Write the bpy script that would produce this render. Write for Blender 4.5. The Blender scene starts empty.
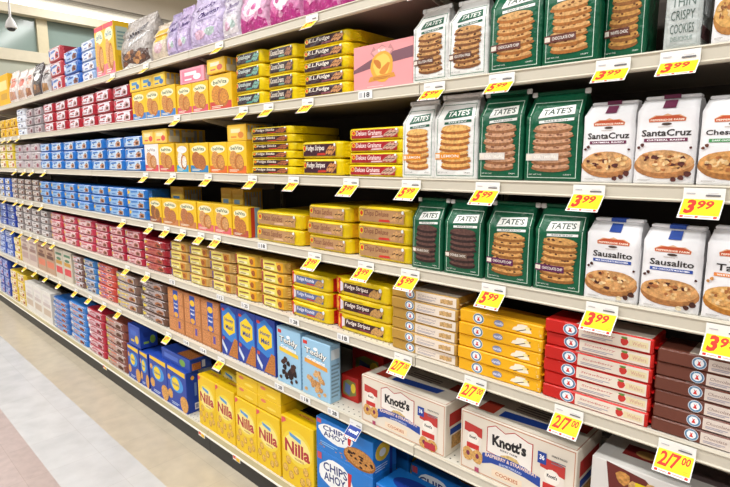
import bpy, math, random
from mathutils import Vector, Matrix
random.seed(7)
S = bpy.context.scene
COL = S.collection

# ------------------------------------------------------------------ camera
F_PX, CX, CY = 520.0, 365.0, 243.5
CAM = Vector((0.0, -1.1425, 1.34))
TH, AL = math.radians(8.789), math.radians(46.527)      # pitch down, yaw away from the aisle direction
FW = Vector((-math.cos(AL)*math.cos(TH), math.sin(AL)*math.cos(TH), -math.sin(TH)))
RT = Vector((math.sin(AL), math.cos(AL), 0.0))
UP = RT.cross(FW)
cam = bpy.data.cameras.new('camera'); cam.sensor_width = 36.0; cam.lens = 36.0*F_PX/730.0; cam.clip_start = .02
co = bpy.data.objects.new('camera', cam); COL.objects.link(co)
co.matrix_world = Matrix(((RT.x, UP.x, -FW.x, CAM.x), (RT.y, UP.y, -FW.y, CAM.y), (RT.z, UP.z, -FW.z, CAM.z), (0, 0, 0, 1)))
S.camera = co
# ------------------------------------------------------------------ world, lamps, exposure
w = bpy.data.worlds.new('world'); S.world = w; w.use_nodes = True
w.node_tree.nodes['Background'].inputs[0].default_value = (1.0, .985, .96, 1)
w.node_tree.nodes['Background'].inputs[1].default_value = .20
def area(name, loc, sx, sy, power, rot=(0, 0, 0), col=(1, .995, .98)):
    l = bpy.data.lights.new(name, 'AREA'); l.shape = 'RECTANGLE'; l.size = sx; l.size_y = sy; l.energy = power; l.color = col
    o = bpy.data.objects.new(name, l); COL.objects.link(o); o.location = loc; o.rotation_euler = rot
    return o
area('unseen_ceiling_light', (-4.0, -1.55, 4.3), 16.0, .35, 420)
area('unseen_ceiling_light', (-4.0, -4.2, 4.3), 16.0, .35, 520)  # unseen strip, added as frontal fill for the shelf faces
area('unseen_ceiling_light', (-9.0, 3.5, 5.2), 8.0, .4, 260)
area('unseen_ceiling_light', (-12.3, 2.5, 5.5), .5, 9.0, 150)  # unseen strip, added to brighten the far wall and ceiling
S.view_settings.view_transform = 'Standard'; S.view_settings.look = 'None'
S.view_settings.exposure = -0.1; S.view_settings.gamma = 1.0
try: S.view_settings.use_curve_mapping = False
except Exception: pass

# ------------------------------------------------------------------ measuring
ZS = [None, 1.807, 1.553, 1.299, 1.046, .788, .508, .098]     # tops of the seven shelves
SHELF = [None, 'top shelf', 'second shelf', 'third shelf', 'fourth shelf', 'fifth shelf', 'sixth shelf', 'bottom shelf']
def PX(px, z, y):            # X on the line (y, z) seen in photo column px
    k = px-CX
    a = F_PX*RT.x - k*FW.x
    b = F_PX*(RT.y*(y-CAM.y)) - k*(FW.y*(y-CAM.y)+FW.z*(z-CAM.z))
    return -b/a
def PZ(py, X, y):            # height at (X, y) seen in photo row py
    k = CY-py
    a = F_PX*UP.z - k*FW.z
    b = F_PX*(UP.x*X+UP.y*(y-CAM.y)) - k*(FW.x*X+FW.y*(y-CAM.y))
    return CAM.z - b/a

# ------------------------------------------------------------------ materials
MATS = {}
def lin(c): return c/12.92 if c <= .04045 else ((c+.055)/1.055)**2.4
def rgb(h):
    h = h.lstrip('#')
    return tuple(lin(int(h[i:i+2], 16)/255) for i in (0, 2, 4))+(1,)
def mat(hexc, fin='carton'):
    key = (hexc, fin)
    if key in MATS: return MATS[key]
    m = bpy.data.materials.new(fin+'_'+hexc.strip('#')); m.use_nodes = True
    nt = m.node_tree; N = nt.nodes; L = nt.links; p = N['Principled BSDF']
    c = rgb(hexc); p.inputs['Base Color'].default_value = c
    p.inputs['Roughness'].default_value = {'film': .3, 'foil': .25, 'carton': .45, 'paper': .6, 'metal': .42, 'cookie': .8, 'glass': .12, 'matte': .85}.get(fin, .5)
    p.inputs['Specular IOR Level'].default_value = .4
    tc = N.new('ShaderNodeTexCoord')
    def noise(sc, det=3):
        n = N.new('ShaderNodeTexNoise'); n.inputs['Scale'].default_value = sc; n.inputs['Detail'].default_value = det
        L.new(tc.outputs['Object'], n.inputs['Vector']); return n
    def bump(n, st, dist):
        b = N.new('ShaderNodeBump'); b.inputs['Strength'].default_value = st; b.inputs['Distance'].default_value = dist
        L.new(n.outputs['Fac'], b.inputs['Height']); L.new(b.outputs['Normal'], p.inputs['Normal'])
    def vary(n, lo, hi):
        r = N.new('ShaderNodeMapRange'); r.inputs['To Min'].default_value = lo; r.inputs['To Max'].default_value = hi
        r.inputs['From Min'].default_value = .3; r.inputs['From Max'].default_value = .7
        L.new(n.outputs['Fac'], r.inputs['Value'])
        mx = N.new('ShaderNodeMix'); mx.data_type = 'RGBA'; mx.blend_type = 'MULTIPLY'; mx.inputs[0].default_value = 1
        mx.inputs[6].default_value = c; L.new(r.outputs['Result'], mx.inputs[7]); L.new(mx.outputs[2], p.inputs['Base Color'])
    if fin == 'film': bump(noise(55, 3), .8, .005)
    elif fin == 'foil': b = noise(34, 4); b.inputs['Distortion'].default_value = 1.2; bump(b, 1.0, .014); vary(noise(30, 3), .72, 1.18)
    elif fin == 'paper': bump(noise(26, 3), .4, .004)
    elif fin == 'cookie':
        n = noise(160, 4); vary(n, .62, 1.25); bump(n, .3, .001)
    elif fin == 'metal': vary(noise(3, 2), .96, 1.04)
    elif fin == 'carton': vary(noise(9, 2), .97, 1.03)
    if fin == 'film': vary(noise(20, 2), .9, 1.08)
    MATS[key] = m
    return m
def emis(hexc, st):
    m = bpy.data.materials.new('lamp_glow'); m.use_nodes = True; p = m.node_tree.nodes['Principled BSDF']
    p.inputs['Base Color'].default_value = rgb(hexc); p.inputs['Emission Color'].default_value = rgb(hexc); p.inputs['Emission Strength'].default_value = st
    return m

# ------------------------------------------------------------------ mesh building
class MB:
    def __init__(s): s.v = []; s.f = []; s.m = []; s.mats = []; s.sm = []
    def slot(s, m):
        if isinstance(m, tuple): m = mat(*m)
        if m not in s.mats: s.mats.append(m)
        return s.mats.index(m)
    def add(s, vs, fs, m, smooth=False):
        b = len(s.v); k = s.slot(m); s.v += [tuple(v) for v in vs]
        for f in fs: s.f.append([b+i for i in f]); s.m.append(k); s.sm.append(smooth)
        return s
    def box(s, x0, x1, y0, y1, z0, z1, m, c=0.0):
        X, Y, Z = (x0, x1), (y0, y1), (z0, z1)
        if c <= 0:
            v = [(X[i], Y[j], Z[k]) for i in (0, 1) for j in (0, 1) for k in (0, 1)]
            return s.add(v, [(0, 1, 3, 2), (4, 6, 7, 5), (0, 4, 5, 1), (2, 3, 7, 6), (0, 2, 6, 4), (1, 5, 7, 3)], m)
        vs = []; idx = {}
        lo, hi = (x0, y0, z0), (x1, y1, z1)
        cs = [(i, j, k) for i in (0, 1) for j in (0, 1) for k in (0, 1)]
        for cc in cs:
            for a in range(3):
                p = [hi[q] if cc[q] else lo[q] for q in range(3)]
                for q in range(3):
                    if q != a: p[q] += -c if cc[q] else c
                idx[(cc, a)] = len(vs); vs.append(tuple(p))
        fs = []
        for a in range(3):
            q, r = [k for k in range(3) if k != a]
            for sg in (0, 1):
                ring = []
                for (m1, m2) in ((0, 0), (1, 0), (1, 1), (0, 1)):
                    cc = [0, 0, 0]; cc[a] = sg; cc[q] = m1; cc[r] = m2; ring.append(idx[(tuple(cc), a)])
                fs.append(ring)
        for k in range(3):
            a, b = [q for q in range(3) if q != k]
            for m1 in (0, 1):
                for m2 in (0, 1):
                    c0 = [0, 0, 0]; c0[a] = m1; c0[b] = m2; c1 = list(c0); c1[k] = 1
                    c0, c1 = tuple(c0), tuple(c1)
                    fs.append([idx[(c0, a)], idx[(c1, a)], idx[(c1, b)], idx[(c0, b)]])
        for cc in cs: fs.append([idx[(cc, 0)], idx[(cc, 1)], idx[(cc, 2)]])
        ctr = Vector(((x0+x1)/2, (y0+y1)/2, (z0+z1)/2)); out = []
        for f in fs:
            p = [Vector(vs[i]) for i in f]; n = (p[1]-p[0]).cross(p[2]-p[0])
            out.append(f if n.dot(p[0]-ctr) > 0 else f[::-1])
        return s.add(vs, out, m)
    def loft(s, rings, m, smooth=True, cap=True):
        n = len(rings[0]); vs = [p for r in rings for p in r]; fs = []
        for i in range(len(rings)-1):
            for j in range(n):
                a, b = i*n+j, i*n+(j+1) % n
                fs.append((a, b, b+n, a+n))
        if cap: fs.append(tuple(range(n))[::-1]); fs.append(tuple(range((len(rings)-1)*n, len(rings)*n)))
        return s.add(vs, fs, m, smooth)
    def prism_x(s, prof, x0, x1, m):        # profile of (y, z) points extruded along x
        n = len(prof)
        return s.loft([[(x0, y, z) for y, z in prof], [(x1, y, z) for y, z in prof]], m, False)
    def build(s, name, parent=None, loc=None):
        me = bpy.data.meshes.new(name); me.from_pydata(s.v, [], s.f)
        for m in s.mats: me.materials.append(m)
        for p, k, q in zip(me.polygons, s.m, s.sm): p.material_index = k; p.use_smooth = q
        me.update()
        o = bpy.data.objects.new(name, me); COL.objects.link(o)
        if parent: o.parent = parent
        if loc: o.location = loc
        return o
def tag(o, label, cat, group=None, kind=None):
    if label: o['label'] = label
    if cat: o['category'] = cat
    if group: o['group'] = group
    if kind: o['kind'] = kind
    return o
def struct(o): o['kind'] = 'structure'; return o
def dup(o, loc, rz=0, parent=None):
    r = o.copy(); COL.objects.link(r); r.location = loc; r.rotation_euler = (r.rotation_euler[0], r.rotation_euler[1], rz)
    for ch in list(o.children):
        c = ch.copy(); COL.objects.link(c); c.parent = r
    return r

# ------------------------------------------------------------------ printed artwork, laid on real surfaces
TXT = {}
def text_mesh(t, bold, shear):
    key = (t, bold, shear)
    if key in TXT: return TXT[key]
    cu = bpy.data.curves.new('lettering', 'FONT'); cu.body = t; cu.resolution_u = 2; cu.offset = bold; cu.shear = shear; cu.dimensions = '2D'; cu.fill_mode = 'BOTH'
    ob = bpy.data.objects.new('lettering', cu); COL.objects.link(ob)
    bpy.context.view_layer.update()
    dg = bpy.context.evaluated_depsgraph_get(); me = bpy.data.meshes.new_from_object(ob.evaluated_get(dg))
    v = [(q.co.x, q.co.y) for q in me.vertices]; f = [tuple(p.vertices) for p in me.polygons]
    bpy.data.objects.remove(ob); bpy.data.curves.remove(cu); bpy.data.meshes.remove(me)
    x0 = min(a for a, b in v); x1 = max(a for a, b in v); y0 = min(b for a, b in v); y1 = max(b for a, b in v)
    v = [((a-x0)/(x1-x0)-.5, (b-y0)/(y1-y0)-.5) for a, b in v]
    TXT[key] = (v, f); return TXT[key]
class Art:
    def __init__(s, asp=1.0): s.p = []; s.asp = asp        # asp = height/width of the panel
    def poly(s, pts, c, fin=None): s.p.append(('poly', pts, None, c, fin)); return s
    def rect(s, x0, y0, x1, y1, c, fin=None): return s.poly([(x0, y0), (x1, y0), (x1, y1), (x0, y1)], c, fin)
    def ell(s, cx, cy, rx, ry, c, n=18, wob=0, fin=None, rot=0):
        a0 = random.random()*6; pts = []
        for i in range(n):
            a = 2*math.pi*i/n; k = 1+wob*math.sin(3*a+a0)+wob*.6*math.sin(7*a+a0*2)
            x, y = rx*k*math.cos(a), ry*k*math.sin(a)
            pts.append((cx+x*math.cos(rot)-y*math.sin(rot), cy+x*math.sin(rot)+y*math.cos(rot)))
        return s.poly(pts, c, fin)
    def frame(s, x0, y0, x1, y1, t, c):
        ty = t/s.asp
        s.rect(x0, y0, x0+t, y1, c); s.rect(x1-t, y0, x1, y1, c); s.rect(x0, y0, x1, y0+ty, c); return s.rect(x0, y1-ty, x1, y1, c)
    def text(s, t, cx, cy, w, h, c, bold=.03, rot=0, shear=0, arc=0):
        v, f = text_mesh(t, bold, shear); pts = []
        for a, b in v:
            x, y = a*w, b*h*s.asp
            y += arc*(0.25-a*a)*s.asp
            xr, yr = x*math.cos(rot)-y*math.sin(rot), x*math.sin(rot)+y*math.cos(rot)
            pts.append((cx+xr, cy+yr/s.asp))
        s.p.append(('mesh', pts, f, c, None)); return s
    def cookie(s, cx, cy, rx, ry, base='#c98f4e', chip='#4a2716', n=9, rim='#9a6230'):
        s.ell(cx, cy-.03*ry, rx, ry, rim, 20, .02, 'cookie'); s.ell(cx, cy+.06*ry, rx*.93, ry*.88, base, 20, .02, 'cookie')
        for i in range(n):
            a = random.random()*6.28; r = math.sqrt(random.random())*.78
            s.ell(cx+rx*r*math.cos(a), cy+ry*r*math.sin(a), rx*.1, ry*.11, chip, 7, .1, 'cookie')
        return s
    def stack(s, cx, y0, w, h, n, hi, lo, chip=None):
        st = h/n
        for i in range(n):
            dx = random.uniform(-.03, .03); y = y0+st*(i+.5)
            s.ell(cx+dx, y-st*.25, w/2, st*.62, lo, 18, .03, 'cookie')
            s.ell(cx+dx, y+st*.12, w/2*.97, st*.5, hi, 18, .03, 'cookie')
            if chip:
                for k in range(3): s.ell(cx+dx+random.uniform(-.4, .4)*w, y+st*random.uniform(-.1, .2), w*.045, st*.16, chip, 6, 0, 'cookie')
        s.ell(cx, y0+h-st*.25, w/2*.9, st*.55, hi, 18, .02, 'cookie')
        if chip:
            for k in range(5): s.ell(cx+random.uniform(-.33, .33)*w, y0+h-st*random.uniform(.05, .45), w*.05, st*.14, chip, 6, 0, 'cookie')
        return s
    def lines(s, x0, y0, x1, y1, n, c, fill=.45):           # rows of unreadable small print
        dy = (y1-y0)/n
        for i in range(n):
            xe = x1 if i % 3 else x0+(x1-x0)*.8
            s.rect(x0, y0+dy*i, xe, y0+dy*(i+fill), c)
        return s
def clip(poly, ax, val, keep_less):
    out = []; n = len(poly)
    for i in range(n):
        a, b = poly[i], poly[(i+1) % n]
        ia = (a[ax] <= val) == keep_less or a[ax] == val; ib = (b[ax] <= val) == keep_less or b[ax] == val
        if ia: out.append(a)
        if ia != ib and a[ax] != b[ax]:
            t = (val-a[ax])/(b[ax]-a[ax]); q = (a[0]+t*(b[0]-a[0]), a[1]+t*(b[1]-a[1])); out.append(q)
    return out
def lay(mb, art, fn, fin='carton', gu=1, gv=1, o0=.0003):
    """put an Art on a surface fn(u, v, offset); gu x gv cells follow a curved surface"""
    off = o0
    for kind, pts, f, c, fi in art.p:
        fi = fi or fin
        if kind == 'mesh':
            mb.add([fn(a, b, off) for a, b in pts], f, (c, fi))
        else:
            cells = [pts]
            for ax, g in ((0, gu), (1, gv)):
                for i in range(1, g):
                    nx = []
                    for p in cells:
                        if min(q[ax] for q in p) < i/g < max(q[ax] for q in p):
                            l, r = clip(p, ax, i/g, True), clip(p, ax, i/g, False)
                            if len(l) > 2: nx.append(l)
                            if len(r) > 2: nx.append(r)
                        else: nx.append(p)
                    cells = nx
            for p in cells: mb.add([fn(a, b, off) for a, b in p], [tuple(range(len(p)))], (c, fi))
        off += .000035

# ------------------------------------------------------------------ package builders (origin at base centre, front faces -y)
def carton(name, w, d, h, col, front=None, side=None, top=None, flap=None, fin='carton'):
    mb = MB(); c = min(.0015, h*.06); mb.box(-w/2, w/2, -d/2, d/2, 0, h, (col, fin), c)
    if front: lay(mb, front, lambda u, v, o: (-w/2+u*w, -d/2-o, v*h), fin)
    if side: lay(mb, side, lambda u, v, o: (w/2+o, -d/2+u*d, v*h), fin)
    if top: lay(mb, top, lambda u, v, o: (-w/2+u*w, -d/2+v*d, h+o), fin)
    o = mb.build(name)
    if flap:
        f = MB(); f.box(-w/2+.003, w/2-.003, -d/2+.002, d*.1, h+.0002, h+.0011, (flap, fin)); f.build('top_flap', o)
    return o
def spow(c, e): return math.copysign(abs(c)**e, c)
def packet(name, w, d, h, col, front=None, endcol=None, top=None, seal=True, fin='film'):
    """flow-wrapped biscuit packet with crimped end seals"""
    endcol = endcol or col; mb = MB(); e = min(.009, w*.08); N = 20
    xs = [(-w/2+e, .86, .82), (-w/2+e*1.7, .94, .94), (-w/2+e*2.8, .985, .99), (-w*.15, 1, 1), (w*.15, 1, 1), (w/2-e*2.8, .985, .99), (w/2-e*1.7, .94, .94), (w/2-e, .86, .82)]
    rings = []
    for x, sy, sz in xs:
        r = []; rc = min(.009, h*.22)*min(1, sy*1.2); hy, hz = d/2*sy-rc, h/2*sz-rc
        for q0, (cy, cz) in enumerate(((hy, hz), (-hy, hz), (-hy, -hz), (hy, -hz))):
            for i in range(5):
                a = math.pi/2*(q0+i/4)
                r.append((x, cy+rc*math.cos(a), h/2+cz+rc*math.sin(a)))
        rings.append(r)
    mb.loft(rings, (col, fin))
    def prof(u):
        t = abs(u-.5)*w; k = w/2-t
        if k > e*2.8: return 1.0
        if k > e*1.7: return .94+.045*(k-e*1.7)/(e*1.1)
        return .86+.08*max(0, k-e)/(e*.7)
    def fn(u, v, o):
        rc = min(.009, h*.22); t = max(0.0, abs(v-.5)*h*.99-(h/2-rc)); q = rc-math.sqrt(max(0.0, rc*rc-t*t))
        return (-w/2+u*w, -d/2*prof(u)+q-.0005-o, h/2+(v-.5)*h*.99)
    if front: lay(mb, front, fn, fin, 16, 8)
    if top: lay(mb, top, lambda u, v, o: (-w/2+u*w, -d/2+v*d, h+o), fin)
    o = mb.build(name)
    if seal:
        for sg in (-1, 1):
            s = MB(); nz = 9; rg = []
            for k, (xx, yy) in enumerate(((w/2-e*1.02, .85), (w/2-e*.5, .74), (w/2, .66))):
                f_, b_ = [], []
                for i in range(nz):
                    z = h/2+h*(.405+.02*k)*(2*i/(nz-1)-1); q = .0016*k*(1 if i % 2 else -1)
                    f_.append((sg*(xx+abs(q)*.4), -d/2*yy+q, z)); b_.append((sg*xx, d/2*yy-q, z))
                rg.append(f_+b_[::-1])
            s.loft(rg, (endcol, fin), False); s.build('end_seal', o)
    return o
def bag(name, w, d, h, col, front, style='gusset', side=None, tab=None, fin='film', topcol=None, sh=.74, nar=.93):
    """gusseted stand-up bag; style 'gusset' tapers to a rolled seal, 'roof' folds to a block top, 'pillow' is pinched at top"""
    def depth(t):
        if style == 'pillow':
            return d*(.35+.65*math.sin(math.pi*min(1, t*1.25+.12))**.6) if t < .7 else d*max(.06, 1-(t-.62)/.36)
        if t < .02: return d*.96
        if t < sh: return d
        k = (t-sh)/(1-sh)
        return d*(1-(1-(.34 if style == 'roof' else .12))*k**(1.0 if style == 'roof' else .9))
    def width(t):
        if style == 'pillow': return w*(.97+.03*math.cos(t*9))
        if t < sh: return w*(1-.012*t)
        return w*(1-(1-nar)*((t-sh)/(1-sh))**.8)
    def bulge(u, t): return (.006 if style != 'roof' else .003)*(1-(2*u-1)**2)*math.sin(math.pi*min(1, t/sh*.95+.03)) if t < sh else 0.0
    lean = .0
    def fy(u, t): return -depth(t)/2-bulge(u, t)
    hs = [0, .02, .1, .2, .3, .4, .5, .6, .68, sh, sh+.25*(1-sh), sh+.5*(1-sh), sh+.75*(1-sh), 1.0]
    rings = []
    for t in hs:
        W, D = width(t), depth(t); r = []
        for i in range(9): u = i/8; r.append((-W/2+u*W, fy(u, t), t*h))
        gi = (.010 if t > sh*.9 and t < .99 else .003) if style != 'pillow' else 0
        for v in (.33, .66): r.append((W/2-gi*(1 if v else 1), -D/2+v*D, t*h))
        for i in range(9): u = 1-i/8; r.append((-W/2+u*W, D/2+bulge(u, t)*.5, t*h))
        for v in (.66, .33): r.append((-W/2+gi, -D/2+v*D, t*h))
        rings.append(r)
    mb = MB(); mb.loft(rings, (col, fin))
    def fn(u, v, o):
        # follow the body's own facets
        for i in range(len(hs)-1):
            if v <= hs[i+1] or i == len(hs)-2: break
        k = (v-hs[i])/(hs[i+1]-hs[i])
        W = width(hs[i])*(1-k)+width(hs[i+1])*k
        j = min(7, int(u*8)); q = u*8-j
        def yy(t): return fy(j/8, t)*(1-q)+fy((j+1)/8, t)*q
        y = yy(hs[i])*(1-k)+yy(hs[i+1])*k
        return (-W/2+u*W, y-o, v*h)
    lay(mb, front, fn, fin, 8, 26, .0006)
    if side: lay(mb, side, lambda u, v, o: (width(v)/2+o, -depth(v)/2+u*depth(v), v*h), fin, 3, 8, .0006)
    o = mb.build(name)
    W = width(1.0)
    if style == 'gusset':
        s = MB(); s.box(-W/2-.001, W/2+.001, -.008, .008, h*.985, h+.006, (topcol or col, fin), .002); s.build('rolled_top', o)
        if tab:
            s = MB(); s.box(W/2-.006, W/2+.007, -.010, -.004, h*.97, h+.006, (tab, fin), .002); s.build('tin_tie', o)
            s = MB(); s.box(-W/2-.007, -W/2+.006, -.010, -.004, h*.97, h+.006, (tab, fin), .002); s.build('tin_tie', o)
    elif style == 'roof':
        D = depth(1.0); s = MB(); s.box(-W/2+.001, W/2-.001, -D/2+.001, D/2-.001, h, h+.007, (topcol or col, fin), .002)
        if tab:
            s.box(-W*.15, W*.15, -D/2-.0004, D/2, h+.0072, h+.0082, (tab, fin)); s.box(-W*.15, W*.15, -D/2-.0008, -D/2, h+.0005, h+.0082, (tab, fin))
        s.build('folded_top', o)
    else:
        s = MB(); r0 = []; n = 15
        for k in (0, 1):
            for i in range(n): r0.append((-W/2+W*i/(n-1), .0015*(1 if i % 2 else -1), h*.995+k*.012))
        m = len(r0); r0 += [(x, y+.001, z) for x, y, z in r0]
        s.add(r0, [(b+i, b+i+1, b+n+i+1, b+n+i) for b in (0, m) for i in range(n-1)], (topcol or col, fin)); s.build('crimped_seal', o)
    return o

ORD = ['first', 'second', 'third', 'fourth', 'fifth', 'sixth', 'seventh', 'eighth', 'ninth', 'tenth']
def rowname(r, n):          # r counted from the bottom
    if n == 1: return ''
    if r == n-1: return 'top row'
    if r == 0: return 'bottom row'
    if n == 3: return 'middle row'
    k = n-1-r
    return ORD[k]+' row from top'
def run(sh, px0, px1, cols, rows, ytop, make, d, look, where, cat='packet', y=.018, gap=.002, jit=1.1, z0=None, h=None, depth2=0, flip=False):
    """a block of identical packages standing side by side and on top of each other on one shelf"""
    z = ZS[sh] if z0 is None else z0
    z += .0006
    X0, X1 = PX(px0, z, y), PX(px1, z, y); p = (X1-X0)/cols
    xm = (X0+X1)/2; H = h*rows if h else PZ(ytop, xm, y)-z
    if sh > 1: H = min(H, ZS[sh-1]-.051-z)
    hh = H/rows
    if cat != 'packet' and cat != 'wafer box': jit = min(jit, .25)
    proto = make(p-gap, d, hh-.0012); used = False; out = []
    for c in range(cols):
        for r in range(rows):
            loc = (X0+p*(c+.5)+(random.uniform(-.0012, .0012) if jit > .3 else 0), y+d/2+(random.uniform(0, .008 if jit > .3 else .002) if jit else 0), z+r*hh)
            rz = math.radians(random.uniform(-jit, jit))
            if not used: o = proto; o.location = loc; o.rotation_euler.z = rz; used = True
            else: o = dup(proto, loc, rz)
            lab = look
            col = (ORD[c]+' column' if cols > 1 else '')
            bits = [b for b in (col, rowname(r, rows)) if b]
            sep = ', ' if where.split(' ')[0] in ('top', 'second', 'third', 'fourth', 'fifth', 'sixth', 'bottom', 'far', 'near', 'left', 'mid-left') and not look.endswith(',') else ' '
            lab = (look+sep+where+(', '+', '.join(bits) if bits else '')).strip()
            longer = lab.replace(' column', ' column from left')
            if len(longer.split()) <= 16 and 'from left' not in lab: lab = longer
            tag(o, lab, cat, look.replace(' a ', ' ')+' '+where if cols*rows > 1 else None); out.append(o)
    return out

# ================================================================== THE SETTING
def tilemat(name, c1, c2, joint, sc, rough):
    m = bpy.data.materials.new(name); m.use_nodes = True; nt = m.node_tree; N = nt.nodes; L = nt.links; p = N['Principled BSDF']
    p.inputs['Roughness'].default_value = rough
    tc = N.new('ShaderNodeTexCoord'); mp = N.new('ShaderNodeMapping'); mp.inputs['Location'].default_value = (.04, -.257+.305, 0)
    br = N.new('ShaderNodeTexBrick'); br.offset = 0; br.inputs['Scale'].default_value = 1; br.inputs['Brick Width'].default_value = .305; br.inputs['Row Height'].default_value = .305
    br.inputs['Mortar Size'].default_value = .0012; br.inputs['Mortar Smooth'].default_value = .3
    br.inputs['Color1'].default_value = rgb(c1); br.inputs['Color2'].default_value = rgb(c2); br.inputs['Mortar'].default_value = rgb(joint)
    L.new(tc.outputs['Object'], mp.inputs['Vector']); L.new(mp.outputs[0], br.inputs['Vector'])
    n = N.new('ShaderNodeTexNoise'); n.inputs['Scale'].default_value = sc; n.inputs['Detail'].default_value = 5; L.new(tc.outputs['Object'], n.inputs['Vector'])
    r = N.new('ShaderNodeMapRange'); r.inputs['From Min'].default_value = .3; r.inputs['From Max'].default_value = .7; r.inputs['To Min'].default_value = .9; r.inputs['To Max'].default_value = 1.06
    L.new(n.outputs['Fac'], r.inputs['Value'])
    mx = N.new('ShaderNodeMix'); mx.data_type = 'RGBA'; mx.blend_type = 'MULTIPLY'; mx.inputs[0].default_value = 1
    L.new(br.outputs['Color'], mx.inputs[6]); L.new(r.outputs['Result'], mx.inputs[7]); L.new(mx.outputs[2], p.inputs['Base Color'])
    return m
fm = MB()
def fl(y0, y1, m): fm.box(-14.2, 3.0, y0, y1, -.06, -.012, m)
fl(-.257, 8, tilemat('beige_floor_tile', '#c2b7a2', '#beb29d', '#b0a592', 14, .28))
fl(-.565, -.257, tilemat('white_floor_tile', '#cacac9', '#c6c6c6', '#bcbab8', 9, .22))
fl(-6.5, -.565, tilemat('mauve_floor_tile', '#b6a5a0', '#b1a09a', '#a39289', 30, .3))
struct(fm.build('floor'))
mb = MB(); mb.box(-14.2, 3, -6.5, 8, 5.8, 5.9, ('#d8d0c4', 'matte')); struct(mb.build('ceiling'))
# far end wall with its soffit, light cove and service windows
XW = -14.0
mb = MB()
mb.box(XW-.2, XW, -6.5, 8, 0, 3.6, ('#adb0a2', 'matte')); mb.box(XW-.2, XW, -6.5, 8, 4.62, 5.8, ('#d9d3c6', 'matte'))
mb.box(XW-.2, XW-.12, -6.5, 8, 3.6, 4.62, ('#96a39e', 'matte'))
struct(mb.build('wall_far'))
mb = MB(); mb.box(XW, XW+.06, -6.5, 8, 3.60, 3.84, ('#cbc2ac', 'carton')); struct(mb.build('trim_1'))
mb = MB(); mb.box(XW, XW+.25, -6.5, 8, 4.58, 4.76, ('#cfc6b0', 'carton')); struct(mb.build('trim_2'))
mb = MB(); mb.box(XW, XW+.10, -6.5, 8, 5.04, 5.10, ('#8d867a', 'carton')); mb.box(XW, XW+.08, -6.5, 8, 5.12, 5.8, ('#d6cdc0', 'matte')); struct(mb.build('trim_3'))
ys = [-1.6, .35, 2.85, 4.15, 6.1]
for i in range(len(ys)-1):
    f = MB(); f.box(XW-.06, XW+.05, ys[i]-.11, ys[i]+.11, 3.84, 4.58, ('#c6bb9c', 'carton')); fo = struct(f.build('window_%d' % (i+1)))
    g = MB(); g.box(XW-.05, XW-.04, ys[i]+.11, ys[i+1]-.11, 3.84, 4.58, ('#84958f', 'glass')); g.build('pane', fo)
t = MB(); t.box(XW+.02, XW+.12, -6.4, 7.8, 4.83, 4.93, emis('#ffffff', 2.4)); o = t.build('cove_light_tube'); tag(o, 'long glowing white tube light under the soffit of the far wall', 'ceiling light')
mb = MB(); mb.box(XW, 3, 7.9, 8, -.012, 5.8, ('#c3beb2', 'matte')); struct(mb.build('wall_back'))
# pendant lamp near the far wall
pz = 4.02
t = MB(); t.loft([[(r*math.cos(a), r*math.sin(a), z) for a in [k*math.pi/8 for k in range(16)]] for r, z in ((.018, 1.75), (.018, .20), (.035, .17), (.075, .10), (.095, .02), (.09, 0))], ('#e9e9ea', 'carton'))
o = t.build('pendant_lamp', loc=(-11.4, 1.62, 3.74)); tag(o, 'white bell-shaped pendant hanging on a rod at the far top left', 'lamp')
t = MB(); t.loft([[(r*math.cos(a), r*math.sin(a), z) for a in [k*math.pi/8 for k in range(16)]] for r, z in ((.07, -.001), (.06, -.035), (.035, -.05))], ('#34363c', 'glass')); t.build('lens', o)
# boxy unit behind the service window
t = MB(); t.box(0, .04, 0, .36, 0, .3, ('#c9ccc8', 'carton')); t.box(-.012, 0, .03, .33, .03, .27, ('#9aa6ac', 'carton'))
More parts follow.
